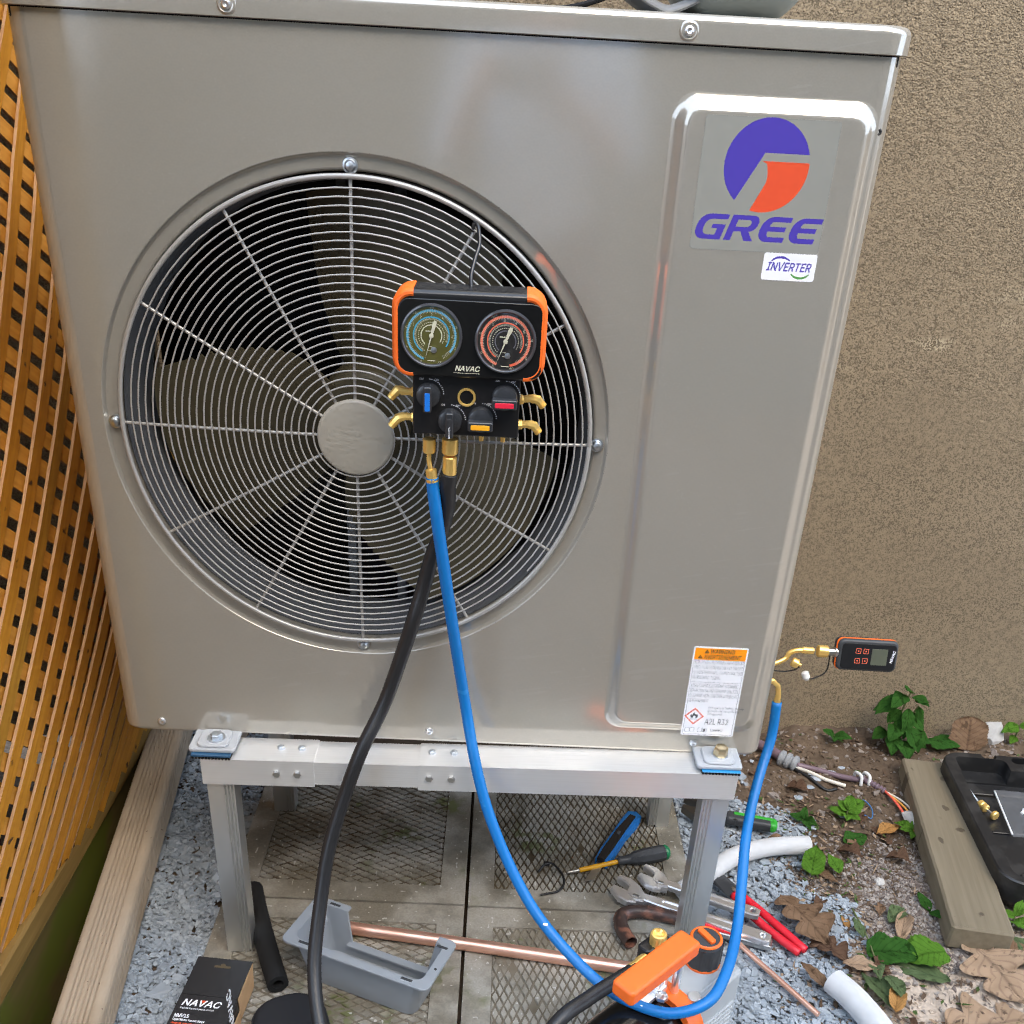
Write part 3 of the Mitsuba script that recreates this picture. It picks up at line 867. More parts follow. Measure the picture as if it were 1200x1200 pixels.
# the word: four sheared block letters
def shear(poly, k=0.32): return affinity.affine_transform(poly, [1, k, 0, 1, 0, 0])
def rr_poly(x0, y0, x1, y1, r): return Polygon(rrect(x1 - x0, y1 - y0, r, 6, (x0 + x1) / 2, (y0 + y1) / 2))
def letter_E():
    body = rr_poly(0, 0, 1.6, 1, 0.42).union(sbox(0.5, 0.0, 1.12, 1))
    hole = unary_union([sbox(0.34, 0.61, 2, 0.80).difference(sbox(0.34, 0.70, 0.46, 0.80).difference(Point(0.46, 0.70).buffer(0.10))), sbox(0.34, 0.20, 2, 0.42).difference(sbox(0.34, 0.2, 0.46, 0.3).difference(Point(0.46, 0.30).buffer(0.10)))])
    return body.intersection(sbox(0, 0, 1.12, 1)).difference(hole).difference(sbox(1.02, 0.42, 2, 0.61)).buffer(0)
def letter_G():
    body = rr_poly(0, 0, 1.5, 1, 0.42).intersection(sbox(0, 0, 1.15, 1)).difference(rr_poly(0.30, 0.18, 1.7, 0.80, 0.24))
    return unary_union([body, sbox(0.62, 0.44, 1.15, 0.60), sbox(0.86, 0.0, 1.15, 0.60).difference(sbox(1.0, 0, 1.15, 0.12).difference(Point(1.0, 0.12).buffer(0.15)))])
def letter_R():
    bowl = rr_poly(-0.6, 0.36, 1.16, 1, 0.30).intersection(sbox(0.0, 0.36, 1.2, 1)).difference(rr_poly(-0.6, 0.54, 0.86, 0.82, 0.13).intersection(sbox(0.28, 0.5, 0.9, 0.9)))
    leg = Polygon([(0.52, 0.42), (0.84, 0.42), (1.20, 0), (0.84, 0)])
    return unary_union([bowl, sbox(0, 0, 0.28, 1), leg])
word = []
for f, x in ((letter_G, 0.0), (letter_R, 1.30), (letter_E, 2.62), (letter_E, 3.88)):
    word.append(affinity.translate(affinity.scale(shear(f(), 0.30), 0.0274, 0.0262, origin=(0, 0)), 0.7370 + x * 0.0272, 1.1015))
part(logo, 'word_mark', on_face(prism(unary_union(word), 0.0002, 0.0002)), 'print_violet', smooth=False)
def text(t, h, x, z, mat_parent, mat, y=YS, lift=0.0002, width=None, slant=0.0, bold=False, name='lettering'):
    m = meshkit.text_mesh(t, h, 0.00012, bold)
    if width: m.apply_transform(np.diag([width / (m.bounds[1, 0] - m.bounds[0, 0]), 1, 1, 1]))
    if slant: S = np.eye(4); S[0, 1] = slant; m.apply_transform(S)
    m.apply_translation([x - m.bounds[0, 0], z, lift])
    part(mat_parent, name, on_face(m, y), mat, smooth=False)
inv = part(U, 'inverter_sticker', on_face(prism(Polygon(rrect(0.0605, 0.0292, 0.0028, 4, 0.8520, 1.0765)), 0.0002)), 'print_white')
text('INVERTER', 0.0088, 0.8262, 1.0722, inv, 'print_violet', width=0.050, slant=0.2, bold=True)
def arc(r0, r1, a0, a1, x, z):
    a_ = np.linspace(math.radians(a0), math.radians(a1), 24); w = np.sin(np.linspace(0, PI, 24)) * 0.55 + 0.45
    return Polygon(np.vstack([np.c_[x + r1 * np.cos(a_) * 1.25, z + r1 * np.sin(a_)], np.c_[x + (r1 - (r1 - r0) * w[::-1]) * np.cos(a_[::-1]) * 1.25, z + (r1 - (r1 - r0) * w[::-1]) * np.sin(a_[::-1])]]))
part(inv, 'violet_swoosh', on_face(prism(arc(0.0078, 0.0102, 35, 150, 0.8415, 1.0775), 0.00015, 0.0002)), 'print_violet')
part(inv, 'green_swoosh', on_face(prism(arc(0.0070, 0.0095, 205, 335, 0.8655, 1.0735), 0.00015, 0.0002)), 'print_green')
# warning sticker
wx0, wx1, wz0, wz1 = 0.8135, 0.8895, 0.4375, 0.5840
wk = part(U, 'warning_sticker', on_face(prism(Polygon(rrect(wx1 - wx0, wz1 - wz0, 0.0025, 4, (wx0 + wx1) / 2, (wz0 + wz1) / 2)), 0.0002)), 'print_white')
part(wk, 'orange_band', on_face(prism(sbox(wx0 + 0.0022, 0.5635, wx1 - 0.0022, 0.5815), 0.00012, 0.0002)), 'print_orange')
part(wk, 'frame_line', on_face(prism(unary_union([sbox(wx0 + 0.0022, wz0 + 0.002, wx1 - 0.0022, 0.5635).difference(sbox(wx0 + 0.0027, wz0 + 0.0025, wx1 - 0.0027, 0.563)), sbox(wx0 + 0.0022, 0.5268, wx1 - 0.0022, 0.5274)]), 0.0001, 0.0002)), 'print_grey', smooth=False)
text('WARNING', 0.0062, 0.8370, 0.5737, wk, 'print_black', lift=0.00032, width=0.034, bold=True)
text('AVERTISSEMENT', 0.0062, 0.8290, 0.5652, wk, 'print_black', lift=0.00032, width=0.052, bold=True)
def tri_sign(x, z, s):
    return Polygon([(x, z), (x + s, z), (x + s / 2, z + s * 0.87)]).difference(unary_union([sbox(x + s * 0.45, z + s * 0.25, x + s * 0.55, z + s * 0.55), sbox(x + s * 0.45, z + s * 0.08, x + s * 0.55, z + s * 0.17)]))
part(wk, 'warning_triangles', on_face(prism(unary_union([tri_sign(0.8290, 0.5735, 0.0068), tri_sign(0.8205, 0.5650, 0.0068)]), 0.00012, 0.0003)), 'print_black', smooth=False)
z = 0.5570
for s, w_ in (('RISK OF FIRE. FLAMMABLE REFRIGERANT', 0.069), ('USED. TO BE REPAIRED ONLY BY TRAINED', 0.069), ('SERVICE PERSONNEL. DO NOT PUNCTURE', 0.069), ('REFRIGERANT TUBING.', 0.040)):
    text(s, 0.0053, wx0 + 0.0040, z, wk, 'print_grey', width=w_); z -= 0.0083
z = 0.5190
for s, w_ in (("RISQUE D'INCENDIE. REFRIGERANT INFLAMMABLE.", 0.068), ('REPARATION PAR UNE PERSONNE QUALIFIEE', 0.068), ('SEULEMENT. NE PAS PERFORER LA TUBULURE', 0.068), ('DE REFRIGERANT.', 0.029)):
    text(s, 0.0053, wx0 + 0.0040, z, wk, 'print_grey', width=w_); z -= 0.0083
for s, zz in (('Refrigerant Safety Group', 0.4838), ('groupe de securite du', 0.4784), ('refrigerant', 0.4730)):
    text(s, 0.0032, 0.8470, zz, wk, 'print_grey')
text('A2L R32', 0.0098, 0.8455, 0.4570, wk, 'print_black', width=0.034)
dm = lambda r_: Polygon([(0.8290 - r_, 0.4700), (0.8290, 0.4700 - r_), (0.8290 + r_, 0.4700), (0.8290, 0.4700 + r_)])
part(wk, 'red_diamond', on_face(prism(dm(0.0140).difference(dm(0.0115)), 0.00012, 0.0002)), 'print_red', smooth=False)
flame = Polygon([(0.8245, 0.4675), (0.8232, 0.4712), (0.8252, 0.4728), (0.8258, 0.4708), (0.8272, 0.4752), (0.8290, 0.4772), (0.8292, 0.4745), (0.8306, 0.4725), (0.8312, 0.4738), (0.8340, 0.4722), (0.8343, 0.4692), (0.8330, 0.4670), (0.8308, 0.4670), (0.8318, 0.4692), (0.8292, 0.4716), (0.8272, 0.4690), (0.8280, 0.4670)])
part(wk, 'flame_mark', on_face(prism(unary_union([flame.buffer(0), sbox(0.8240, 0.4648, 0.8340, 0.4655)]), 0.00012, 0.0002)), 'print_black', smooth=False)
ln = lambda x0, z0, x1, z1, t_=0.00045: sbox(x0, z0, x1, z1).difference(sbox(x0 + t_, z0 + t_, x1 - t_, z1 - t_))
part(wk, 'book_marks', on_face(prism(unary_union([ln(0.8185, 0.4435, 0.8255, 0.4505), ln(0.8255, 0.4435, 0.8320, 0.4505), ln(0.8370, 0.4435, 0.8430, 0.4505), ln(0.8435, 0.4435, 0.8500, 0.4505), ln(0.8560, 0.4448, 0.8730, 0.4495)]), 0.0001, 0.0002)), 'print_grey', smooth=False)
part(wk, 'tool_marks', on_face(prism(unary_union([sbox(0.8455, 0.4442, 0.8478, 0.4488), sbox(0.8590, 0.4468, 0.8700, 0.4478)]), 0.0001, 0.0003)), 'print_black', smooth=False)

# ------------------------------------------------------------------ aluminium stand
S = thing('equipment_stand', 'bolted aluminium stand carrying the outdoor unit above the paving slabs', 'stand')
def tilt(x): return 0.012 * (x - 0.126) / 0.77
def rail(x0, x1, y, g, zt, zb, mat='aluminium'):
    """channel: front face and top flange, grown by g"""
    prof = Polygon([(-0.0 - g, zb - g), (-0.0 - g, zt + g), (0.055, zt + g), (0.055, zt - 0.003), (0.003 - g, zt - 0.003), (0.003 - g, zb - g)])
    m = trimesh.creation.extrude_polygon(prof, x1 - x0, engine='earcut')
    M = np.eye(4); M[:3, 0] = [0, 1, 0]; M[:3, 1] = [0, 0, 1]; M[:3, 2] = [1, 0, 0]; M[:3, 3] = [x0, y, 0]
    m = at(m, M); v = m.vertices.copy(); v[:, 2] += tilt(v[:, 0]); m.vertices = v; return m
for y, nm in ((-0.050, 'front_rail'),):
    fr = part(S, nm, rail(0.20, 0.60, y, 0.0, 0.3834, 0.3445), 'aluminium', smooth=False)
    part(fr, 'sleeve', rail(0.124, 0.286, y, 0.0026, 0.3834, 0.3445), 'aluminium', smooth=False)
    part(fr, 'sleeve', rail(0.436, 0.898, y, 0.0026, 0.3834, 0.3445), 'aluminium', smooth=False)
    for x in (0.232, 0.262, 0.452, 0.484):
        part(fr, 'bolt', along(lathe([(0.0055, 0), (0.0055, 0.0028), (0.0046, 0.0034), (0.001, 0.0034)], 6), (x, y - 0.0026, 0.364 + tilt(x)), (x, y - 1, 0.364)), 'steel', smooth=20)
        part(fr, 'nut', put(lathe([(0.0056, 0), (0.0056, 0.0035), (0.0045, 0.004), (0.0026, 0.0042), (0.0022, 0.006), (0.0003, 0.006)], 6), (x + 0.002, y + 0.030, 0.3861 + tilt(x))), 'zinc', smooth=20)
def rail_back(y):
    return chbox(0.774, 0.04, 0.041, 0.002, (0.511, y, 0.37))
part(S, 'rear_rail', rail_back(0.345), 'aluminium', smooth=False)
for x in (0.143, 0.878): part(S, 'side_rail', chbox(0.038, 0.318, 0.036, 0.002, (x, 0.164, 0.366)), 'aluminium', smooth=False)
def leg(x, y, mirror):
    """extruded profile: a flat face with a ribbed edge"""
    w = 0.040
    P = [(-w / 2, 0.0), (w / 2 - 0.0155, 0.0)]
    for k in range(3):
        x0 = w / 2 - 0.0155 + 0.0050 * k
        P += [(x0 + 0.0005, 0.0045), (x0 + 0.0029, 0.0045), (x0 + 0.0034, 0.0), (x0 + 0.0050, 0.0)]
    P += [(w / 2, 0.030), (-w / 2, 0.030)]
    P = np.array(P)
    if mirror: P[:, 0] *= -1; P = P[::-1]
    m = trimesh.creation.extrude_polygon(Polygon(P).buffer(0), 0.3475, engine='earcut')
    return put(m, (x, y, 0.0002))
for x, y, mi_ in ((0.1475, -0.046, False), (0.8735, -0.046, True), (0.1475, 0.325, False), (0.8735, 0.325, True)):
    part(S, 'leg', leg(x, y, mi_), 'aluminium_leg', smooth=False)
# rubber pads between stand and feet
def pad(x, tone, label):
    k = thing('rubber_pad', label, 'rubber pad')
    z0 = 0.3862 + tilt(x)
    n = 12; comb = [chbox(0.0030, 0.060, 0.0048, 0.0005, (x - 0.026 + i * 0.052 / (n - 1), -0.0245, z0 + 0.0025)) for i in range(n)]
    part(k, 'ribs', cat(*comb), 'foam_black', smooth=False)
    top = 0.3950 if x < 0.5 else 0.4035
    part(k, 'top_layer', chbox(0.056, 0.064, max(top - (z0 + 0.0046), 0.0012), 0.0008, (x, -0.0235, (top + z0 + 0.0046) / 2)), tone, smooth=False)
plastic('rubber_navy', (0.02, 0.075, 0.15), 0.5)
pad(0.140, 'rubber_navy', 'ribbed rubber pad under the left mounting foot, on the end of the front rail')
pad(0.872, 'rubber_blue', 'bright blue ribbed rubber pad under the right mounting foot with the brass-coloured bolt')

# ------------------------------------------------------------------ manifold gauge set hanging on the fan guard
G = thing('manifold_gauge', 'black gauge manifold with two round dials and orange bumpers, hanging on the fan guard', 'pressure gauge')
def fx(poly, h, y_front, c=0.0):
    """polygon in x,z extruded from y_front backwards by h, with stepped rounding c on the front"""
    if c <= 0: return at(prism(poly, h), FACE @ trimesh.transformations.translation_matrix([0, 0, -y_front - h]))
    ms, zz = [], 0.0
    ms.append(prism(poly, h - c))
    for k in range(1, 4):
        a = PI / 2 * k / 3; a0 = PI / 2 * (k - 1) / 3
        ms.append(prism(poly.buffer(-c * (1 - math.cos((a + a0) / 2))), c * (math.sin(a) - math.sin(a0)), h - c + c * math.sin(a0)))
    m = cat(*ms); m.apply_translation([0, 0, -y_front - h]); return at(m, FACE)
def rlozenge(x0, x1, z0, z1, r, y0, y1, e):
    """rounded box between y0 (front) and y1, edges rounded by e"""
    m = rslab(x1 - x0, z1 - z0, y1 - y0, r, e, 6, 4)
    return at(m, FACE @ trimesh.transformations.translation_matrix([(x0 + x1) / 2, (z0 + z1) / 2, -y1]))
YG = -0.098
part(G, 'housing', rlozenge(0.4125, 0.5760, 0.9530, 1.0465, 0.016, YG + 0.0015, -0.045, 0.007), 'black_plastic', smooth=40)
part(G, 'front_panel', rlozenge(0.4160, 0.5755, 0.9565, 1.0375, 0.0125, YG - 0.0008, -0.09, 0.0015), 'black_gloss', smooth=40)
def bumper(side):
    n = 40; o = rrect(0.1705, 0.0955, 0.0215, 10, 0.4941, 1.0000)
    idx = [i for i in range(len(o)) if (o[i, 0] < 0.4330 if side < 0 else o[i, 0] > 0.5555)]
    P = np.array([o[i] for i in idx])
    ang_ = np.arctan2(P[:, 1] - 1.0, (P[:, 0] - (0.43 if side < 0 else 0.558)) * 1.0)
    if side < 0: ang_ = np.where(ang_ < 0, ang_ + 2 * PI, ang_)
    P = P[np.argsort(ang_)]
    xin = 0.4330 if side < 0 else 0.5555
    ends = np.array([[xin, P[0][1] if abs(P[0][1] - 1) > 0.04 else 1.0478], [xin, P[-1][1]]])
    P = np.vstack([[xin, 1.0 + math.copysign(0.0477, P[0][1] - 1)], P, [xin, 1.0 + math.copysign(0.0477, P[-1][1] - 1)]])
    c = np.array([0.4941, 1.0])
    rings = []
    for p in P:
        # inward direction: towards the inner rounded rectangle
        q = np.array([np.clip(p[0], 0.4088 + 0.0215, 0.5793 - 0.0215), np.clip(p[1], 0.9523 + 0.0215, 1.0478 - 0.0215)])
        d = q - p; L = np.linalg.norm(d); d = d / L if L > 1e-6 else np.array([0, 0])
        sec_ = [(0.0002, -0.052), (0.0, -0.088), (0.0012, -0.0945), (0.0035, -0.0985), (0.0062, -0.0990), (0.0085, -0.0975), (0.0085, -0.052)]
        rings.append(np.array([[p[0] + d[0] * u, y, p[1] + d[1] * u] for u, y in sec_]))
    m = loft(rings); m.fix_normals(); return m
part(G, 'bumper', bumper(-1), 'orange_rubber', smooth=40)
part(G, 'bumper', bumper(1), 'orange_rubber', smooth=40)
plastic('rim_grey', (0.05, 0.05, 0.055), 0.12, 0.8)
def pol(cx, cz, r, deg): return np.array([cx + r * math.cos(math.radians(deg)), cz + r * math.sin(math.radians(deg))])
def gauge(cx, cz, dial, scale, outer, inner, label, tip, nums):
    g = part(G, 'gauge', along(lathe([(0.0338, 0), (0.0340, 0.002), (0.0335, 0.0045), (0.0320, 0.0052), (0.0308, 0.0040), (0.0303, 0.0016)], 64, False), (cx, YG, cz), (cx, -9, cz)), 'rim_grey', smooth=40, label=label)
    part(g, 'dial', along(lathe([(0.0335, 0), (0.0335, 0.0008), (0.001, 0.0008)], 64), (cx, YG - 0.0004, cz), (cx, -9, cz)), dial)
    yd = YG - 0.0014
    flat = lambda pl, nm, mt, lift=0.0: part(g, nm, fx(pl, 0.00012, yd - lift), mt, smooth=False)
    flat(ringpoly(*outer, 64, cx, cz), 'outer_scale', scale)
    flat(ringpoly(*inner, 64, cx, cz), 'inner_scale', scale)
    flat(ringpoly(0.0108, 0.0119, 235, -35, 48, cx, cz), 'centre_scale', 'print_cream' if dial == 'dial_olive' else 'print_grey')
    tk = []
    for d in np.arange(-60, 250, 4.0):
        tk.append(Polygon([pol(cx, cz, outer[0] - 0.0012, d - 0.35), pol(cx, cz, outer[1], d - 0.35), pol(cx, cz, outer[1], d + 0.35), pol(cx, cz, outer[0] - 0.0012, d + 0.35)]))
    for d in np.arange(-20, 245, 4.0):
        tk.append(Polygon([pol(cx, cz, 0.0165, d - 0.6), pol(cx, cz, 0.0186, d - 0.6), pol(cx, cz, 0.0186, d + 0.6), pol(cx, cz, 0.0165, d + 0.6)]))
    for d in np.arange(-30, 235, 9.0):
        tk.append(Point(*pol(cx, cz, 0.0142, d)).buffer(0.0006, 2))
    flat(unary_union(tk), 'tick_marks', 'print_cream', 0.0002)
    for i, (s, rr_, d) in enumerate(nums):
        m = meshkit.text_mesh(s, 0.0026, 0.0001); x_, z_ = pol(cx, cz, rr_, d)
        m.apply_translation([x_ - m.bounds[1, 0] / 2, z_ - 0.0013, 0.0002 - yd]); part(g, 'numeral', at(m, FACE), 'print_cream', smooth=False)
    flat(unary_union([sbox(cx - 0.0065, cz + 0.0042, cx + 0.0005, cz + 0.0052), sbox(cx - 0.003, cz - 0.0122, cx + 0.001, cz - 0.0115), sbox(cx - 0.003, cz - 0.0165, cx + 0.001, cz - 0.0158), sbox(cx - 0.004, cz - 0.0272, cx + 0.0045, cz - 0.0262)]), 'small_print', 'print_cream', 0.0002)
    part(g, 'adjuster', along(lathe([(0.0032, 0), (0.0032, 0.0012), (0.0004, 0.0016)], 16), (cx + 0.0028, yd, cz - 0.0150), (cx + 0.0028, -9, cz - 0.015)), 'zinc')
    tp = np.array(tip); d = tp - [cx, cz]; d /= np.linalg.norm(d); nrm = np.array([-d[1], d[0]]); tail = np.array([cx, cz]) - d * 0.0165; c0 = np.array([cx, cz])
    nd = Polygon([tp, c0 + nrm * 0.0009, tail + d * 0.004 + nrm * 0.0022, tail + nrm * 0.0016, tail - nrm * 0.0016, tail + d * 0.004 - nrm * 0.0022, c0 - nrm * 0.0009])
    part(g, 'needle', cat(fx(nd, 0.0005, yd - 0.0016), along(lathe([(0.0026, 0), (0.0022, 0.0012), (0.0003, 0.0016)], 16), (cx, yd - 0.001, cz), (cx, -9, cz))), 'print_cream', smooth=False)
    part(g, 'lens', along(lathe([(0.0306, 0.0042), (0.025, 0.0050), (0.015, 0.0056), (0.0005, 0.0058)], 48, False), (cx, YG, cz), (cx, -9, cz)), 'lens', smooth=True)
gauge(0.4530, 0.9995, 'dial_olive', 'scale_blue', (0.0252, 0.0275, 252, -40), (0.0188, 0.0202, 240, -35), 'left dial with blue scale on an olive face', (0.4464, 0.9745),
      [('0', 0.0300, 248), ('5', 0.0300, 205), ('10', 0.0300, 165), ('15', 0.0300, 128), ('20', 0.0300, 90), ('25', 0.0300, 20), ('30', 0.0300, -25), ('35', 0.0300, -72), ('1', 0.0225, 150), ('2', 0.0225, 122), ('3', 0.0225, 90), ('4', 0.0225, 58), ('5', 0.0225, 26), ('6', 0.0225, 0)])
gauge(0.5342, 0.9972, 'dial_black', 'scale_red', (0.0248, 0.0276, 250, -78), (0.0190, 0.0204, 240, -35), 'right dial with red scale on a black face', (0.5255, 0.9755),
      [('0', 0.0295, 244), ('10', 0.0300, 205), ('20', 0.0300, 165), ('30', 0.0300, 120), ('40', 0.0300, 5), ('50', 0.0300, -35), ('60', 0.0295, -75), ('2', 0.0225, 130), ('3', 0.0225, 95), ('4', 0.0225, 62), ('5', 0.0225, 30), ('6', 0.0225, -5)])
text('NAVAC', 0.0054, 0.4795, 0.9632, G, 'print_cream', y=YG - 0.0008, width=0.0268, slant=0.25, bold=True, name='brand_lettering')
part(G, 'brand_underline', fx(sbox(0.4775, 0.9605, 0.5070, 0.9609), 0.0001, YG - 0.001), 'print_cream', smooth=False)
YB = -0.086
part(G, 'valve_block', rlozenge(0.4316, 0.5535, 0.8858, 0.9560, 0.002, YB, -0.034, 0.0015), 'black_plastic', smooth=40)
def knob(cx, cz, r, ins, horiz, label, word_=False):
    k = part(G, 'valve_knob', along(lathe([(r, 0), (r, 0.006), (r * 0.93, 0.009), (r * 0.62, 0.0105), (0.001, 0.0108)], 28), (cx, YB, cz), (cx, -9, cz)), 'knob_black', smooth=35, label=label)
    if horiz:
        part(k, 'grip', rlozenge(cx - r * 1.0, cx + r * 1.0, cz - 0.0095, cz + 0.0015, 0.002, YB - 0.0200, YB - 0.004, 0.0022), 'knob_black', smooth=40)
        part(k, 'colour_insert', rlozenge(cx - r * 0.74, cx + r * 0.74, cz - 0.0075, cz - 0.0018, 0.001, YB - 0.0206, YB - 0.018, 0.0004), ins)
    else:
        part(k, 'grip', rlozenge(cx - 0.0046, cx + 0.0046, cz - r * 1.15, cz + r * 0.95, 0.002, YB - 0.0200, YB - 0.004, 0.0022), 'knob_black', smooth=40)
        part(k, 'colour_insert', rlozenge(cx - 0.0029, cx + 0.0029, cz - r * 1.02, cz + r * 0.45, 0.0008, YB - 0.0206, YB - 0.018, 0.0004), ins)
    # printed arc from ON to OFF
    part(k, 'print_arc', fx(unary_union([Point(*pol(cx, cz, r + 0.0035, d)).buffer(0.0006, 2) for d in np.arange(5, 92, 8)]), 0.0001, YB - 0.0002), 'print_white', smooth=False)
    text('ON', 0.0022, cx - r * 0.75, cz + r + 0.0022, k, 'print_white', y=YB, name='lettering')
    text('OFF', 0.0022, cx + r * 0.45, cz + r + 0.0018, k, 'print_white', y=YB, name='lettering')
    return k
knob(0.4494, 0.9318, 0.0138, 'insert_blue', False, 'valve knob with blue insert')
kb = knob(0.4746, 0.9035, 0.0140, 'print_black', False, 'all-black valve knob')
m = meshkit.text_mesh('VACUUM', 0.0022, 0.0001); m.apply_transform(R('z', -90)); m.apply_translation([0.4746 - 0.0011, 0.9010, -(YB - 0.0208)]); part(kb, 'lettering', at(m, FACE), 'print_white', smooth=False)
knob(0.5097, 0.9065, 0.0145, 'insert_yellow', True, 'valve knob with yellow insert')
knob(0.5361, 0.9330, 0.0145, 'insert_red', True, 'valve knob with red insert')
sg = part(G, 'sight_glass', along(lathe([(0.0104, 0), (0.0106, 0.0022), (0.0098, 0.0034), (0.0082, 0.0032), (0.0076, 0.0012)], 32, False), (0.4928, YB, 0.9308), (0.4928, -9, 0.9308)), 'brass', smooth=35)
part(sg, 'glass', along(lathe([(0.0080, 0), (0.0080, 0.001), (0.0003, 0.0013)], 24), (0.4928, YB, 0.9308), (0.4928, -9, 0.9308)), 'black_gloss')
def fitting(pts, y, nm='port_fitting'):
    p = np.array([[a, y, b] for a, b in pts])
    d0 = p[1] - p[0]; d1 = p[3] - p[2]; d0 /= np.linalg.norm(d0); d1 /= np.linalg.norm(d1)
    body = tube(np.vstack([p[0], p[1], (p[1] + p[2]) / 2, p[2], p[3]]), [0.0042, 0.0046, 0.0056, 0.0056, 0.0044], 8)
    col = along(lathe([(0.0058, 0), (0.0058, 0.004), (0.0048, 0.0048)], 6), p[0], p[0] + d0)
    thr = [along(lathe([(0.0043, 0), (0.0051, 0.0006), (0.0043, 0.0012)], 14, False), p[2] + d1 * (0.0045 + 0.0012 * k), p[3] + d1) for k in range(5)]
    part(G, nm, cat(body, col, *thr), 'brass', smooth=25)
fitting([(0.4318, 0.9268), (0.4205, 0.9268), (0.4120, 0.9285), (0.4030, 0.9185)], -0.060)
fitting([(0.4318, 0.8972), (0.4205, 0.8976), (0.4125, 0.8956), (0.4035, 0.8850)], -0.060)
fitting([(0.5534, 0.9240), (0.5650, 0.9258), (0.5745, 0.9250), (0.5822, 0.9168)], -0.060)
fitting([(0.5534, 0.8945), (0.5640, 0.8955), (0.5720, 0.8943), (0.5787, 0.8858)], -0.060)
for x in (0.5106, 0.5360): part(G, 'port_cap', along(lathe([(0.0040, 0), (0.0048, 0.002), (0.0048, 0.008), (0.0030, 0.009), (0.0028, 0.014), (0.0005, 0.0145)], 14), (x, -0.062, 0.8875), (x, -0.062, 0)), 'brass')
hp = spline([(0.494, -0.062, 1.044), (0.4930, -0.052, 1.056), (0.4965, -0.040, 1.072), (0.5005, -0.030, 1.086), (0.4985, -0.020, 1.1010), (0.4945, -0.012, 1.1050), (0.4925, -0.006, 1.1000), (0.4930, 0.002, 1.0930)], 6)
part(G, 'hook', tube(hp, 0.0023, 8), 'black_plastic', smooth=True)

# ------------------------------------------------------------------ hoses
BH = thing('blue_hose', 'bright blue refrigerant hose looping from the gauge manifold to the unit right side', 'hose')
blue = [(0.4535, -0.070, 0.828), (0.454, -0.070, 0.820), (0.459, -0.072, 0.782), (0.467, -0.068, 0.724), (0.4795, -0.058, 0.634), (0.500, -0.045, 0.498), (0.518, -0.075, 0.418), (0.539, -0.10, 0.352), (0.571, -0.13, 0.285), (0.610, -0.165, 0.230), (0.654, -0.20, 0.193), (0.702, -0.24, 0.171), (0.741, -0.27, 0.168), (0.797, -0.29, 0.168), (0.849, -0.28, 0.182), (0.882, -0.23, 0.191), (0.907, -0.16, 0.202), (0.923, -0.09, 0.228), (0.935, -0.03, 0.258), (0.949, 0.02, 0.283), (0.968, 0.07, 0.318), (0.985, 0.105, 0.362), (0.987, 0.12, 0.420)]
part(BH, 'tube', tube(spline(blue, 8), 0.0078, 14), 'hose_blue', smooth=True)
part(BH, 'white_mark', put(rslab(0.007, 0.0035, 0.0006, 0.0015, 0.0002), (0.6275, -0.1845, 0.2200), R('x', 40)), 'print_white')
part(BH, 'nut', along(lathe([(0.0062, 0), (0.0078, 0.001), (0.0078, 0.016), (0.0070, 0.0175), (0.0035, 0.018)], 18), (0.4494, -0.068, 0.8755), (0.4494, -0.068, 0.0)), 'brass', smooth=25)
part(BH, 'bent_stem', tube(spline([(0.4494, -0.068, 0.860), (0.4492, -0.069, 0.850), (0.4505, -0.070, 0.842), (0.4525, -0.070, 0.835)], 5), 0.0030, 10), 'brass', smooth=True)
fer = [(0.0050, 0), (0.0068, 0.001), (0.0068, 0.011), (0.0080, 0.012), (0.0080, 0.0155), (0.0070, 0.016)]
part(BH, 'ferrule', along(lathe(fer, 10), (0.4515, -0.070, 0.8385), (0.4545, -0.070, 0.818)), 'brass', smooth=20)
part(BH, 'end_stem', tube([(0.987, 0.12, 0.418), (0.9868, 0.121, 0.434), (0.984, 0.122, 0.448), (0.975, 0.123, 0.456), (0.945, 0.124, 0.458)], [0.0058, 0.0042, 0.0040, 0.0045, 0.0045], 10), 'brass')
KH = thing('black_hose', 'thick black vacuum hose hanging from the gauge manifold down past the left of the slabs', 'hose')
black = [(0.4738, -0.068, 0.834), (0.472, -0.066, 0.815), (0.4715, -0.058, 0.790), (0.4635, -0.046, 0.746), (0.4525, -0.042, 0.713), (0.441, -0.042, 0.666), (0.430, -0.048, 0.626), (0.416, -0.046, 0.577), (0.390, -0.050, 0.495), (0.360, -0.085, 0.434), (0.335, -0.10, 0.360), (0.315, -0.125, 0.287), (0.306, -0.16, 0.217), (0.303, -0.21, 0.155), (0.314, -0.26, 0.112), (0.336, -0.31, 0.077), (0.375, -0.38, 0.040), (0.430, -0.445, 0.022), (0.500, -0.455, 0.030), (0.582, -0.400, 0.130), (0.637, -0.343, 0.196), (0.684, -0.298, 0.200), (0.740, -0.252, 0.200), (0.752, -0.242, 0.200)]
part(KH, 'tube', tube(spline(black, 8), 0.0100, 16), 'hose_black', smooth=True)
part(KH, 'nut', along(lathe([(0.0080, 0), (0.0098, 0.001), (0.0098, 0.018), (0.0085, 0.0195), (0.006, 0.020)], 24), (0.4740, -0.068, 0.8770), (0.4740, -0.068, 0.0)), 'brass', smooth=25)
part(KH, 'ferrule', along(lathe([(0.0076, 0), (0.0085, 0.001), (0.0085, 0.024), (0.0078, 0.025)], 12), (0.4740, -0.068, 0.8545), (0.4735, -0.068, 0.0)), 'brass', smooth=20)
e0, e1 = np.array([0.745, -0.247, 0.200]), np.array([0.800, -0.200, 0.200])
part(KH, 'nut', along(lathe([(0.0100, 0), (0.0100, 0.016), (0.0112, 0.018), (0.0116, 0.030), (0.0105, 0.032), (0.006, 0.0325)], 14), e0, e1), 'brass', smooth=25)

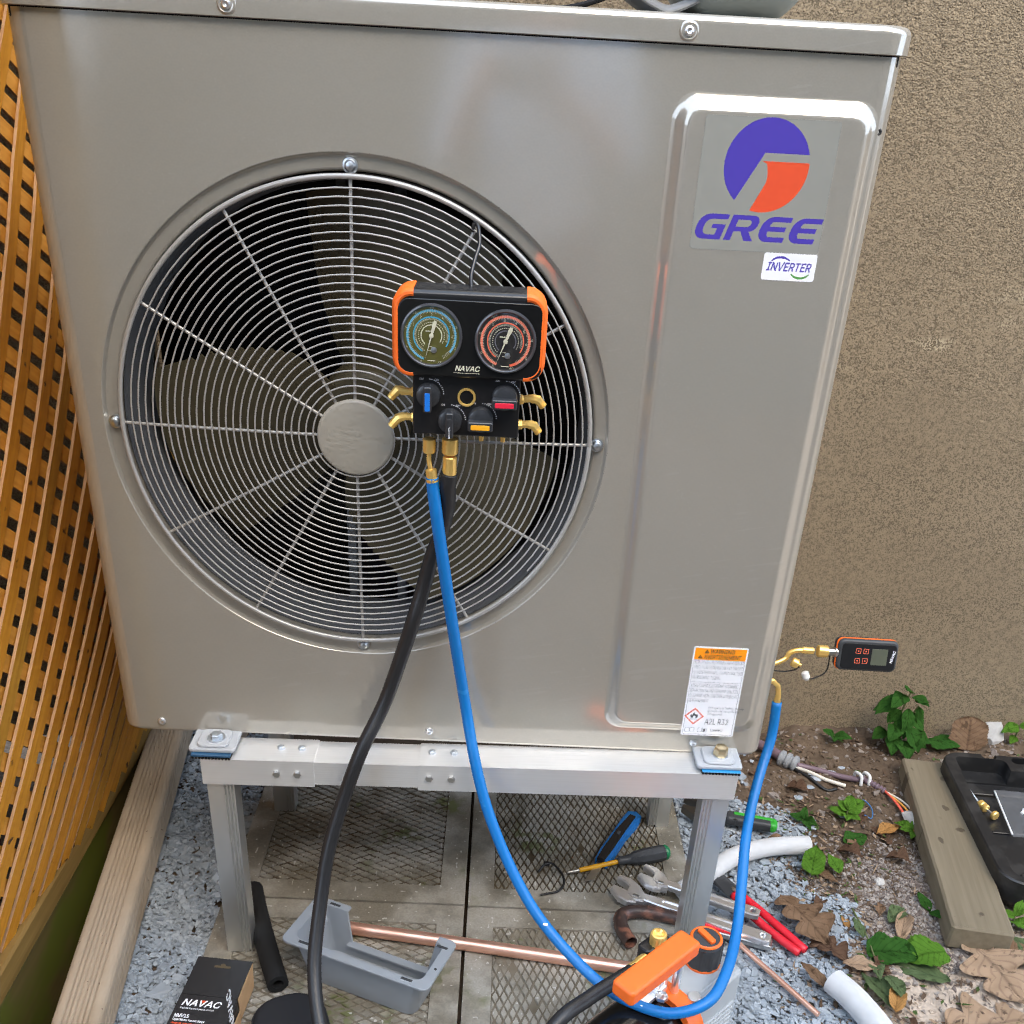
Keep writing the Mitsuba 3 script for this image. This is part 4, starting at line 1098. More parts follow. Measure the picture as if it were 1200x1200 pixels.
# ------------------------------------------------------------------ digital vacuum gauge on the service valve
VG = thing('digital_vacuum_gauge', 'small black digital gauge with a grey screen on a brass fitting, right of the unit', 'digital gauge')
y = 0.20
ex = np.array([1.0, 0, -0.012]); ez = np.array([0.012, 0.0, 1.0])
vgm = frame([1, 0, -0.012], [0.012, 0.26, 0.965], None, (1.1405, y, 0.4695))
def vg(m): return at(m, vgm)
part(VG, 'body', vg(put(rslab(0.098, 0.052, 0.026, 0.010, 0.005, 6, 4), (0.0, 0, -0.016))), 'grip_dark', smooth=40)
part(VG, 'orange_band', vg(put(rslab(0.0985, 0.0535, 0.0030, 0.010, 0.0010, 6, 2), (-0.0015, 0.0008, 0.001))), 'orange_rubber', smooth=40)
fp = part(VG, 'face', vg(put(rslab(0.088, 0.042, 0.003, 0.006, 0.001, 6, 2), (0.001, -0.0015, 0.0085))), 'black_plastic', smooth=40)
part(fp, 'screen', vg(put(rslab(0.026, 0.027, 0.0008, 0.001, 0.0003), (0.018, -0.001, 0.0112))), 'screen_grey')
for i, (bx, by) in enumerate(((-0.017, 0.0075), (-0.0045, 0.0075), (-0.017, -0.0085), (-0.0045, -0.0085))):
    o = sbox(bx - 0.0042, by - 0.0042, bx + 0.0042, by + 0.0042)
    part(fp, 'button', vg(prism(unary_union([o.difference(o.buffer(-0.0007)), Point(bx, by).buffer(0.0012, 4)]), 0.0004, 0.0114)), 'scale_red', smooth=False)
m = meshkit.text_mesh('NAVAC', 0.0042, 0.0002, True); m.apply_transform(R('z', 78)); m.apply_translation([0.0395, -0.010, 0.0115]); part(fp, 'brand_lettering', vg(m), 'print_white', smooth=False)
part(VG, 'steel_stub', along(lathe([(0.0065, 0), (0.0065, 0.010), (0.0085, 0.011), (0.0085, 0.017)], 12), (1.078, y, 0.4715), (1.10, y, 0.4712)), 'steel')
part(VG, 'knurled_nut', along(lathe([(0.0085, 0), (0.0098, 0.001), (0.0098, 0.0155), (0.0085, 0.017), (0.004, 0.0172)], 22), (1.061, y, 0.472), (1.09, y, 0.4715)), 'brass', smooth=25)
part(VG, 'brass_stem', cat(tube(spline([(0.935, 0.175, 0.440), (0.985, 0.19, 0.447), (1.010, y - 0.002, 0.455), (1.017, y, 0.466), (1.028, y, 0.4715), (1.045, y, 0.4722)], 6), 0.0040, 10), along(lathe([(0.0050, 0), (0.0056, 0.001), (0.0056, 0.018), (0.0040, 0.019)], 12), (1.036, y, 0.4722), (1.06, y, 0.472))), 'brass')
cp = part(VG, 'brass_cap', along(lathe([(0.0068, 0), (0.0080, 0.0015), (0.0080, 0.010), (0.0060, 0.0115), (0.0030, 0.012), (0.0026, 0.016), (0.0004, 0.0165)], 16), (1.022, y - 0.004, 0.4525), (1.042, y - 0.010, 0.447)), 'brass', smooth=25)
part(cp, 'cap_strap', tube(spline([(1.036, y - 0.008, 0.449), (1.030, y - 0.004, 0.438), (1.012, y, 0.431), (0.985, y, 0.434)], 6), 0.0012, 6), 'wire_black', smooth=True)
wc = part(VG, 'white_cap', along(lathe([(0.0040, 0), (0.0062, 0.002), (0.0062, 0.011), (0.0035, 0.014), (0.0020, 0.0155), (0.0004, 0.016)], 14), (1.046, y - 0.004, 0.4345), (1.054, y - 0.010, 0.418)), 'pvc_white')
part(wc, 'cap_strap', tube(spline([(1.052, y - 0.008, 0.424), (1.064, y - 0.004, 0.423), (1.082, y - 0.002, 0.436), (1.083, y, 0.464)], 6), 0.0011, 6), 'wire_black', smooth=True)

# ------------------------------------------------------------------ things on the slabs
# grey plastic tray with a notched rear wall
TR = thing('plastic_tray', 'grey plastic tray with a notch in its rear wall, lying on the front left slab', 'tray')
tm = frame([0.928, -0.373, 0], [0.373, 0.928, 0], None, (0.3655, -0.0985, 0.0005))
Hh = 0.088; L_, D_ = 0.252, 0.110
def frust(w0, d0, w1, d1, z0, z1, r):
    return np.vstack([np.c_[rrect(w0, d0, r, 5), np.full(24, z0)], np.c_[rrect(w1, d1, r, 5), np.full(24, z1)]])
outer = m3.Manifold.hull_points(frust(L_ - 0.062, D_ - 0.040, L_ - 0.024, D_ - 0.020, 0, Hh - 0.001, 0.016).astype(np.float32))
innr = m3.Manifold.hull_points(frust(L_ - 0.068, D_ - 0.046, L_ - 0.029, D_ - 0.025, 0.004, Hh + 0.01, 0.014).astype(np.float32))
flange = man(put(rslab(L_, D_, 0.0045, 0.012, 0.0012), (0, 0, Hh - 0.0045)))
shell = (outer + flange) - innr
notch = m3.Manifold.hull_points(np.array([[sx_, y_, z_] for y_ in (0.018, 0.09) for sx_, z_ in ((-0.052, 0.028), (0.083, 0.028), (-0.066, 0.10), (0.097, 0.10))], np.float32))
lip = m3.Manifold.hull_points(np.array([[sx_, y_, z_] for y_ in (0.026, 0.0485) for sx_, z_ in ((-0.056, 0.026), (0.086, 0.026), (-0.058, 0.030), (0.088, 0.030))], np.float32))
part(TR, 'body', at(tri((shell - notch) + (lip ^ outer)), tm), 'tray_grey', smooth=25)
for px_, py_ in ((-0.088, -0.046), (0.088, -0.046), (-0.088, 0.047), (0.108, 0.035)):
    part(TR, 'slot', at(put(chbox(0.018, 0.0045, 0.0012, 0.0003), (px_, py_, Hh + 0.0002)), tm), 'grip_dark')
part(TR, 'slot', at(put(lathe([(0.0022, 0), (0.0022, 0.001), (0.0003, 0.001)], 12), (0.118, -0.01, Hh - 0.0004)), tm), 'grip_dark')
part(TR, 'clip', at(tube(spline([(-0.100, 0.030, Hh + 0.001), (-0.088, 0.018, Hh - 0.010), (-0.094, 0.006, Hh - 0.004), (-0.082, -0.002, Hh - 0.016), (-0.090, -0.014, Hh - 0.010)], 4), 0.0024, 6), tm), 'tray_grey')

solo('copper_pipe', pipe(np.array([[0.318, 0.006, 0.0112], [0.55, -0.0255, 0.0112], [0.797, -0.062, 0.0112]]), 0.0108, 0.001, 24), 'copper',
     'bright copper pipe lying across the front slabs behind the tray', 'copper pipe', smooth=30)
fp_ = spline([(0.140, 0.085, 0.017), (0.158, 0.035, 0.017), (0.190, -0.045, 0.017), (0.226, -0.128, 0.017)], 6)
solo('foam_tube', pipe(fp_, 0.0168, 0.008, 16), 'foam_black', 'black foam insulation tube lying beside the left front leg', 'foam tube')

# black product box
BX = thing('cardboard_box', 'open black cardboard box with white lettering, front edge of the scene at left', 'box')
bm_ = frame([1.0, -0.085, 0], [0.085, 1.0, 0.0], None, (0.139, -0.190, 0))   # origin: middle of the fold between flap and face
w_, t_, l_ = 0.084, 0.048, 0.150
def bxm(m): return at(m, bm_)
q_ = 0.0012
part(BX, 'front_face', bxm(put(chbox(w_, l_, q_, 0.0003), (0, -l_ / 2, 0.054))), 'card_black')
part(BX, 'side_face', bxm(put(chbox(q_, l_, t_, 0.0003), (w_ / 2, -l_ / 2, 0.054 - t_ / 2 - 0.0007))), 'card_black')
part(BX, 'side_face', bxm(put(chbox(q_, l_, t_, 0.0003), (-w_ / 2, -l_ / 2, 0.054 - t_ / 2 - 0.0007))), 'kraft')
part(BX, 'back_face', bxm(put(chbox(w_, l_, q_, 0.0003), (0, -l_ / 2, 0.0055))), 'card_black')
fl = part(BX, 'lid_flap', bxm(hull(np.array([[x, yy, zz] for x, yy, z0 in ((-w_ / 2, 0.001, 0.054), (w_ / 2, 0.001, 0.054), (-w_ / 2 + 0.001, 0.072, 0.058), (w_ / 2 + 0.002, 0.072, 0.058)) for zz in (z0, z0 - q_)]))), 'card_black')
part(fl, 'hang_slot', bxm(at(prism(unary_union([Polygon(rrect(0.026, 0.004, 0.0018, 3)), Point(0, 0.002).buffer(0.0042, 6)]), 0.0003), trimesh.transformations.translation_matrix([0.002, 0.056, 0.0572]) @ R('x', 3.2))), 'groove_dirt')
part(BX, 'side_flap', bxm(hull(np.array([[w_ / 2 + 0.001, yy, zz] for yy, zz in ((0.001, 0.052), (0.070, 0.056), (0.066, 0.010), (0.004, 0.008))] + [[w_ / 2 + 0.0022, yy, zz] for yy, zz in ((0.001, 0.052), (0.070, 0.056), (0.066, 0.010), (0.004, 0.008))]))), 'kraft')
part(BX, 'inner_flap', bxm(hull(np.array([[w_ / 2 + dx_, yy, zz] for dx_ in (0.001, 0.0020) for yy, zz in ((0.0, 0.030), (0.0, 0.008), (-0.058, 0.030), (-0.050, 0.008))]) + [0.0012, 0, 0])), 'kraft')
def boxtext(s, h, x, y_, mat, width=None, slant=0, bold=False):
    m = meshkit.text_mesh(s, h, 0.0002, bold)
    if width: m.apply_transform(np.diag([width / (m.bounds[1, 0] - m.bounds[0, 0]), 1, 1, 1]))
    if slant: S_ = np.eye(4); S_[0, 1] = slant; m.apply_transform(S_)
    m.apply_translation([x - m.bounds[0, 0], y_, 0.0547]); part(BX, 'lettering', bxm(m), mat, smooth=False)
boxtext('NAVAC', 0.0112, -0.034, -0.0205, 'print_white', 0.056, 0.25, True)
part(BX, 'red_mark', bxm(prism(Polygon([(-0.0070, -0.0095), (-0.0005, -0.0095), (-0.0040, -0.0150)]), 0.0003, 0.0549)), 'print_red')
boxtext('Engineering your peace of mind', 0.0030, -0.034, -0.0270, 'print_white', 0.050)
boxtext('NMV1S', 0.0062, -0.037, -0.0430, 'print_white', 0.0215, 0, True)
boxtext('Digital Micron Vacuum Gauge', 0.0036, -0.037, -0.0490, 'print_white', 0.047, 0, True)
boxtext('Jauge de vide numerique haute precision', 0.0032, -0.037, -0.0550, 'print_red', 0.068, 0, True)
boxtext('Jauge micron', 0.0030, -0.037, -0.0610, 'print_white', 0.050)
boxtext('Vacuometro', 0.0036, -0.037, -0.0690, 'print_white', 0.028, 0, True)
m = meshkit.text_mesh('NAVAC', 0.016, 0.0003, True); m.apply_transform(R('z', 90)); m.apply_transform(FACE); m.apply_transform(R('z', 90)); m.apply_translation([w_ / 2 + 0.0009, -0.020 - m.bounds[1, 1], 0.024]); part(BX, 'lettering', bxm(m), 'print_white', smooth=False)

# soft black case
SC = thing('soft_case', 'soft black fabric case with rounded top at the bottom edge, under the black hose', 'case')
cm = frame([0.93, 0.36, 0], [-0.36, 0.93, 0], None, (0.282, -0.262, 0.0006))
part(SC, 'shell', at(rslab(0.105, 0.230, 0.030, 0.045, 0.011, 8, 5), cm), 'fabric_black', smooth=True)
o = rrect(0.107, 0.232, 0.046, 10); part(SC, 'piping', at(tube(np.c_[np.vstack([o, o[:1]]), np.full(len(o) + 1, 0.0185)], 0.0022, 6), cm), 'fabric_black', smooth=True)

# ------------------------------------------------------------------ vacuum pump at the front right
VP = thing('vacuum_pump', 'grey vacuum pump with orange carrying handle and black oil cap, front right on the slabs', 'vacuum pump')
pm = frame([-0.72, -0.69, 0], [0.69, -0.72, 0], [0, 0, 1], (0.921, -0.190, 0.0))     # x along the motor, y to the viewer's right
pm[:3, 2] = [0, 0, 1]; pm[:3, 1] = np.cross([0, 0, 1], pm[:3, 0]); 
if pm[:3, 1] @ np.array([0.69, -0.72, 0]) < 0: pm[:3, 1] *= -1
def pp(m):
    m = m.copy(); m.apply_transform(pm)
    if np.linalg.det(pm[:3, :3]) < 0: m.invert()
    return m
def tobox(m): return man(m)
part(VP, 'oil_tank', pp(put(rslab(0.112, 0.098, 0.150, 0.012, 0.007, 5, 4), (0.056, -0.049, 0.004))), 'pump_grey', smooth=40)
part(VP, 'top_plate', pp(put(rslab(0.100, 0.080, 0.0025, 0.008, 0.0012), (0.056, -0.049, 0.1538))), 'pump_grey', smooth=40)
for k in range(7): part(VP, 'vent_rib', pp(put(chbox(0.080, 0.004, 0.004, 0.0012), (0.056, 0.0008, 0.040 + k * 0.010))), 'pump_grey')
part(VP, 'base', pp(put(rslab(0.34, 0.115, 0.012, 0.02, 0.004), (0.150, -0.049, 0.0004))), 'grip_dark', smooth=40)
part(VP, 'motor', pp(put(at(lathe([(0.045, 0), (0.056, 0.006), (0.058, 0.02), (0.058, 0.17), (0.054, 0.185), (0.030, 0.195), (0.001, 0.196)], 40), R('y', 90)), (0.128, -0.049, 0.100))), 'black_gloss', smooth=40)
st = Polygon(rrect(0.132, 0.150, 0.045, 8)).difference(Polygon(rrect(0.112, 0.130, 0.040, 8)))
sm = at(prism(st, 0.026), np.array([[0, 0, 1, 0.112], [1, 0, 0, -0.049], [0, 1, 0, 0.090], [0, 0, 0, 1.0]]))
part(VP, 'orange_strap', pp(sm), 'orange_rubber', smooth=30)
hb = put(rslab(0.142, 0.036, 0.024, 0.006, 0.005, 4, 4), (0.177, -0.034, 0.240))
part(VP, 'handle', pp(hb), 'orange_rubber', smooth=40)
part(VP, 'handle_post', pp(put(lathe([(0.006, 0), (0.006, 0.09), (0.008, 0.094)], 14), (0.120, -0.036, 0.150))), 'chrome')
part(VP, 'latch', pp(cat(put(rslab(0.050, 0.020, 0.008, 0.004, 0.002), (0.158, -0.052, 0.166)), put(rslab(0.022, 0.026, 0.014, 0.006, 0.004), (0.142, -0.052, 0.170)), put(lathe([(0.005, 0), (0.005, 0.06)], 12), (0.134, -0.046, 0.175)), put(lathe([(0.009, 0), (0.009, 0.006), (0.004, 0.008)], 6), (0.150, -0.036, 0.172)))), 'chrome', smooth=35)
part(VP, 'screw', pp(put(lathe([(0.0095, 0), (0.0095, 0.004), (0.0085, 0.005), (0.0004, 0.0052)], 24), (0.106, -0.012, 0.1605))), 'zinc', smooth=30)
part(VP, 'rod', pp(tube([(0.030, -0.014, 0.1575), (0.100, -0.013, 0.1575)], 0.0024, 8)), 'pump_grey')
cpx, cpy = 0.037, -0.050
nf = 12; a = np.arange(96) * 2 * PI / 96
ridge = lambda r: r * (1 + 0.018 * np.sign(np.cos(a * nf)))
rg = [np.c_[ridge(r) * np.cos(a), ridge(r) * np.sin(a), np.full(96, z_)] for r, z_ in ((0.0245, 0.0035), (0.0258, 0.006), (0.0258, 0.036), (0.0247, 0.042))]
cap = part(VP, 'oil_cap', pp(put(cat(loft(rg, True, False), lathe([(0.0247, 0.042), (0.0215, 0.0475), (0.0165, 0.0485), (0.0003, 0.0485)], 48, False)), (cpx, cpy, 0.155))), 'grip_dark', smooth=35)
part(cap, 'orange_ring', pp(put(cat(lathe([(0.0235, 0.0), (0.0262, 0.001), (0.0262, 0.0035), (0.0240, 0.0045)], 48)), (cpx, cpy, 0.1555))), 'orange_rubber', smooth=35)
part(cap, 'orange_ring', pp(put(lathe([(0.0228, 0.0452), (0.0236, 0.0465), (0.0222, 0.0485), (0.0202, 0.0492), (0.0192, 0.0482)], 48, False), (cpx, cpy, 0.155))), 'orange_rubber', smooth=35)
part(cap, 'grip_bar', pp(put(at(rslab(0.031, 0.0095, 0.006, 0.002, 0.0015), R('z', 78)), (cpx, cpy, 0.2025))), 'orange_rubber', smooth=35)
part(VP, 'intake_body', pp(put(rslab(0.05, 0.022, 0.030, 0.006, 0.003), (0.093, -0.100, 0.165))), 'black_plastic', smooth=35)
ka = np.arange(48) * 2 * PI / 48
kn = [np.c_[r * (1 + 0.03 * np.cos(ka * 16)) * np.cos(ka), r * (1 + 0.03 * np.cos(ka * 16)) * np.sin(ka), np.full(48, z_)] for r, z_ in ((0.0115, 0.0), (0.0120, 0.002), (0.0120, 0.020), (0.0112, 0.0225))]
part(VP, 'brass_cap', pp(put(cat(loft(kn, True, False), lathe([(0.0112, 0.0225), (0.0085, 0.0232), (0.0075, 0.0218), (0.0055, 0.0190), (0.0003, 0.0185)], 48, False)), (0.092, -0.094, 0.190))), 'brass', smooth=30)

# ------------------------------------------------------------------ hand tools
def flat_tool(poly, h, z, c=0.0012):
    ms = [prism(poly, h - c, z), prism(poly.buffer(-c * 0.5), c * 0.6, z + h - c), prism(poly.buffer(-c * 1.2), c * 0.4, z + h - 0.4 * c)]
    return cat(*ms)
def place2(o, d):
    d = np.array(d, float); d /= np.linalg.norm(d); M = np.eye(4); M[:2, 0] = d; M[:2, 1] = [-d[1], d[0]]; M[:3, 3] = o; return M

SD = thing('screwdriver', 'yellow-shafted screwdriver with dark green-capped handle on the rear right slab', 'screwdriver')
a0, a1, a2, a3 = np.array([0.690, 0.172, 0.007]), np.array([0.712, 0.179, 0.0075]), np.array([0.788, 0.203, 0.013]), np.array([0.886, 0.233, 0.0165])
part(SD, 'tip', along(lathe([(0.0012, 0), (0.0026, 0.006), (0.0034, 0.010), (0.0034, 0.022)], 10), a0, a1), 'steel')
part(SD, 'shaft', tube([a1, a2], 0.0046, 10), 'tool_yellow', smooth=True)
part(SD, 'collar', along(lathe([(0.0065, 0), (0.0085, 0.006), (0.0075, 0.016), (0.0095, 0.024)], 16), a2 - (a3 - a2) * 0.05, a3), 'grip_dark')
part(SD, 'handle', along(lathe([(0.0085, 0), (0.0125, 0.010), (0.0150, 0.03), (0.0150, 0.066), (0.0140, 0.070)], 8), a2 + (a3 - a2) * 0.18, a3), 'grip_dark', smooth=20)
part(SD, 'end_cap', along(lathe([(0.0140, 0), (0.0142, 0.004), (0.010, 0.009), (0.0004, 0.011)], 16), a2 + (a3 - a2) * 0.86, a3 + (a3 - a2) * 0.1), 'tool_green')

UK = thing('utility_knife', 'blue and black utility knife with its blade out on the rear right slab', 'knife')
um = place2((0.757, 0.210, 0.0), (0.065, 0.128))
kb_ = Polygon([(-0.010, -0.011), (0.02, -0.013), (0.08, -0.0125), (0.125, -0.017), (0.150, -0.016), (0.158, -0.004), (0.152, 0.010), (0.125, 0.0115), (0.08, 0.0115), (0.02, 0.0125), (-0.008, 0.010)]).buffer(0.002)
part(UK, 'body', at(flat_tool(kb_, 0.016, 0.001, 0.003), um), 'tool_blue', smooth=30)
part(UK, 'black_inlay', at(flat_tool(Polygon([(-0.012, -0.006), (0.02, -0.0075), (0.09, -0.0075), (0.140, -0.009), (0.142, 0.002), (0.09, 0.0075), (0.02, 0.0085), (-0.010, 0.007)]).buffer(0.001), 0.0185, 0.001, 0.002), um), 'black_plastic', smooth=30)
part(UK, 'blade', at(flat_tool(Polygon([(-0.010, -0.007), (-0.060, -0.008), (-0.073, 0.006), (-0.010, 0.007)]), 0.0012, 0.008, 0.0003), um), 'steel')
part(UK, 'slider', at(put(rslab(0.010, 0.006, 0.003, 0.002, 0.001), (0.075, 0.0, 0.0185)), um), 'grip_dark')

def wrench(name, label, o, d, L, s, mat, z):
    k = thing(name, label, 'wrench')
    M = place2(o, d)
    head = Polygon([(0.000, 0.006), (-0.012, 0.020), (-0.030, 0.030), (-0.050, 0.031), (-0.052, 0.026), (-0.036, 0.019), (-0.026, 0.012), (-0.026, -0.004), (-0.012, -0.016), (0.004, -0.013)]).buffer(0.0015)
    jaw = Polygon([(-0.010, -0.010), (-0.022, -0.002), (-0.034, 0.002), (-0.052, 0.004), (-0.054, -0.004), (-0.036, -0.020), (-0.020, -0.024), (-0.006, -0.020)]).buffer(0.001)
    hd = Polygon([(-0.008, -0.008), (0.03, -0.0095), (L * 0.5, -0.010), (L - 0.012, -0.0125), (L, -0.008), (L, 0.008), (L - 0.012, 0.0125), (L * 0.5, 0.010), (0.03, 0.0095), (-0.008, 0.008)])
    hole = Point(L - 0.012, 0).buffer(0.005)
    groove = Polygon(rrect(L * 0.62, 0.009, 0.004, 4, L * 0.47, 0))
    sc = lambda p: affinity.scale(p, s, s, origin=(0, 0))
    part(k, 'handle', at(cat(flat_tool(sc(hd.difference(hole).difference(groove)), 0.011 * s, z, 0.0015), prism(sc(groove), 0.008 * s, z + 0.001)), M), mat, smooth=25)
    part(k, 'fixed_jaw', at(flat_tool(sc(head), 0.015 * s, z - 0.002 * s, 0.0022), M), mat, smooth=25)
    part(k, 'sliding_jaw', at(flat_tool(sc(jaw), 0.012 * s, z, 0.0018), M), mat, smooth=25)
    part(k, 'worm_screw', at(put(at(lathe([(0.003 * s, 0), (0.0052 * s, 0.001), (0.0052 * s, 0.011 * s), (0.003 * s, 0.012 * s)], 12), R('y', 90)), (-0.016 * s, -0.006 * s, z + 0.009 * s)), M), 'steel')
    return k
wrench('adjustable_wrench', 'longer chrome adjustable wrench passing behind the right front leg, jaw beside the pipe elbow', (0.818, 0.100, 0), (0.20, -0.088), 0.215, 1.05, 'chrome', 0.012)
wrench('adjustable_wrench', 'second chrome adjustable wrench, jaw just in front of the dark screwdriver handle', (0.862, 0.125, 0), (0.16, -0.070), 0.175, 0.95, 'chrome', 0.024)
metal('dark_metal', (0.16, 0.155, 0.15), 0.35)
gw = wrench('adjustable_wrench', 'dark adjustable wrench with black and green handle behind the right front leg', (0.985, 0.350, 0.0), (0.115, -0.027), 0.05, 1.15, 'dark_metal', 0.012)
gm = place2((1.005, 0.345, 0), (0.115, -0.027))
part(gw, 'grip', at(put(rslab(0.098, 0.028, 0.020, 0.010, 0.007, 5, 4), (0.050, 0, 0.006)), gm), 'grip_dark', smooth=40)
part(gw, 'green_end', at(put(rslab(0.020, 0.0285, 0.0205, 0.010, 0.007, 5, 4), (0.093, 0, 0.0058)), gm), 'tool_lime', smooth=40)
part(gw, 'green_stripe', at(put(rslab(0.075, 0.008, 0.003, 0.003, 0.001), (0.055, 0.004, 0.0245)), gm), 'tool_lime', smooth=40)

LV = thing('box_level', 'silver and red metal bar tool lying on the slate gravel right of the front leg', 'level')
lm = place2((0.948, 0.036, 0), (0.150, -0.052))
part(LV, 'bar', at(put(chbox(0.170, 0.022, 0.012, 0.0015), (0, 0, 0.008)), lm), 'steel', smooth=False)
part(LV, 'red_panel', at(flat_tool(Polygon([(-0.083, -0.006), (0.040, -0.007), (0.054, -0.001), (0.050, 0.0095), (-0.083, 0.0095)]).buffer(0.001), 0.003, 0.0142, 0.0006), lm), 'tool_red', smooth=30)

PL = thing('pliers', 'red-handled pliers with black jaws lying on the gravel right of the front leg', 'pliers')
def pz(pts, r, n=10): return tube(spline(pts, 6), r, n)
part(PL, 'jaw', hull(np.vstack([c + v for c, v in ((np.array([0.962, 0.178, 0.014]), np.random.default_rng(3).normal(0, 0.004, (8, 3))), (np.array([0.990, 0.128, 0.016]), np.random.default_rng(4).normal(0, 0.0062, (10, 3))))])), 'grip_dark', smooth=40)
part(PL, 'jaw', hull(np.vstack([c + v for c, v in ((np.array([0.952, 0.172, 0.014]), np.random.default_rng(5).normal(0, 0.004, (8, 3))), (np.array([0.982, 0.122, 0.016]), np.random.default_rng(6).normal(0, 0.0062, (10, 3))))])), 'grip_dark', smooth=40)
part(PL, 'handle', pz([(0.992, 0.126, 0.016), (1.015, 0.094, 0.016), (1.046, 0.050, 0.014), (1.082, -0.004, 0.012)], 0.0072), 'tool_red', smooth=True)
part(PL, 'handle', pz([(0.982, 0.120, 0.016), (0.998, 0.086, 0.015), (1.030, 0.038, 0.013), (1.070, -0.010, 0.011)], 0.0072), 'tool_red', smooth=True)
part(PL, 'pivot', put(lathe([(0.006, 0), (0.006, 0.003), (0.0004, 0.004)], 14), (0.985, 0.127, 0.022)), 'steel')

solo('elbow_pipe', pipe(spline([(0.905, 0.046, 0.012), (0.870, 0.060, 0.0125), (0.826, 0.071, 0.0125), (0.796, 0.070, 0.0125), (0.779, 0.060, 0.0125), (0.775, 0.040, 0.0125), (0.780, 0.015, 0.013), (0.788, -0.006, 0.0145)], 6), 0.0122, 0.0014, 18), 'copper_oxidised',
     'dark oxidised copper pipe elbow with an open end on the front right slab', 'pipe', smooth=40)
zt = spline([(0.637, 0.172, 0.006), (0.650, 0.190, 0.010), (0.664, 0.190, 0.010), (0.680, 0.166, 0.008), (0.682, 0.140, 0.008), (0.672, 0.122, 0.007), (0.655, 0.116, 0.006), (0.640, 0.112, 0.005)], 6)
ZK = thing('cable_tie', 'curled black cable tie on the rear right slab left of the screwdriver', 'cable tie')
part(ZK, 'strap', tube(zt, 0.0021, 6), 'wire_black', smooth=True); part(ZK, 'head', put(chbox(0.010, 0.008, 0.006, 0.001), (0.652, 0.191, 0.010), R('z', 20)), 'wire_black')

gz = lambda x, y: float(ground_z(np.array([x]), np.array([y]))[0])
wp = thing('insulated_pipe', 'white foam-insulated copper pipe curving out behind the right front leg', 'pipe')
wpp = spline([(0.889, 0.118, 0.020), (0.945, 0.170, 0.020), (1.002, 0.220, 0.020), (1.073, 0.252, 0.020), (1.152, 0.264, 0.020)], 8)
part(wp, 'foam', pipe(wpp, 0.0175, 0.007, 18), 'white_foam', smooth=40)
part(wp, 'copper_core', pipe(wpp[1:-1], 0.0095, 0.001, 14), 'copper', smooth=40)
solo('foam_sleeve', pipe(spline([(1.108, -0.078, 0.020), (1.132, -0.118, 0.021), (1.156, -0.180, 0.020), (1.172, -0.260, 0.018), (1.180, -0.340, 0.016)], 8), 0.0215, 0.010, 20), 'white_foam',
     'thick white foam pipe sleeve at the bottom edge among dry leaves', 'foam tube', smooth=40)
solo('copper_rod', tube([(0.955, 0.034, 0.010), (1.0, -0.034, 0.0085), (1.072, -0.136, 0.0055)], 0.0046, 12), 'copper', 'thin copper tube lying across the slate gravel at the front right', 'copper pipe', smooth=40)

# ------------------------------------------------------------------ electrical whip on the soil
EC = thing('electrical_cable', 'cut electrical cable with conduit fitting and bare coloured wire ends lying on the soil', 'cable')
zc = lambda x, y, h=0.006: (x, y, gz(x, y) + h)
part(EC, 'conduit', tube(spline([zc(1.120, 0.640, 0.016), zc(1.148, 0.605, 0.014), zc(1.172, 0.568, 0.014)], 6), 0.0105, 12), 'cable_mauve', smooth=True)
def rings_along(p0, p1, n, r0, r1):
    p0, p1 = np.array(p0), np.array(p1); L = np.linalg.norm(p1 - p0); pr = []
    for k in range(n):
        z_ = L * k / n; pr += [(r0, z_), (r1, z_ + 0.2 * L / n), (r1, z_ + 0.6 * L / n), (r0, z_ + 0.8 * L / n)]
    return along(lathe(pr, 16), p0, p1)
part(EC, 'connector', rings_along(zc(1.166, 0.572, 0.014), zc(1.202, 0.545, 0.014), 3, 0.0125, 0.0175), 'conduit_grey', smooth=30)
part(EC, 'mauve_cable', tube(spline([zc(1.198, 0.548, 0.012), zc(1.235, 0.538), zc(1.285, 0.514), zc(1.318, 0.496)], 6), 0.0062, 10), 'cable_mauve', smooth=True)
part(EC, 'white_wire', tube(spline([zc(1.198, 0.544, 0.008), zc(1.222, 0.518, 0.004), zc(1.250, 0.498, 0.004), zc(1.288, 0.486, 0.006)], 6), 0.0042, 8), 'wire_white', smooth=True)
part(EC, 'black_wire', tube(spline([zc(1.192, 0.540, 0.006), zc(1.215, 0.508, 0.003), zc(1.244, 0.474, 0.003), zc(1.268, 0.478, 0.004)], 6), 0.0034, 8), 'wire_black', smooth=True)
part(EC, 'clip', cat(tube(spline([zc(1.312, 0.512, 0.000), zc(1.312, 0.508, 0.018), zc(1.318, 0.490, 0.018), zc(1.318, 0.482, 0.000)], 5), 0.0035, 8), tube(spline([zc(1.328, 0.508, 0.000), zc(1.328, 0.502, 0.017), zc(1.334, 0.488, 0.017), zc(1.334, 0.480, 0.000)], 5), 0.0035, 8)), 'pvc_white', smooth=True)
part(EC, 'coiled_sheath', rings_along(zc(1.324, 0.496), zc(1.364, 0.462), 7, 0.0052, 0.0074), 'cable_mauve', smooth=30)
for nm, m_, pts in (('red_wire', 'wire_red', [(1.362, 0.463), (1.376, 0.420), (1.384, 0.372), (1.388, 0.322)]), ('red_wire', 'wire_red', [(1.362, 0.465), (1.372, 0.428), (1.380, 0.385), (1.386, 0.332)]), ('white_wire', 'wire_white', [(1.364, 0.462), (1.388, 0.435), (1.398, 0.392), (1.408, 0.345)]), ('yellow_wire', 'wire_yellow', [(1.363, 0.461), (1.384, 0.422), (1.394, 0.380), (1.404, 0.338)])):
    part(EC, nm, tube(spline([zc(x, y, 0.006 + 0.002 * i) for i, (x, y) in enumerate(pts)], 6), 0.0022, 7), m_, smooth=True)
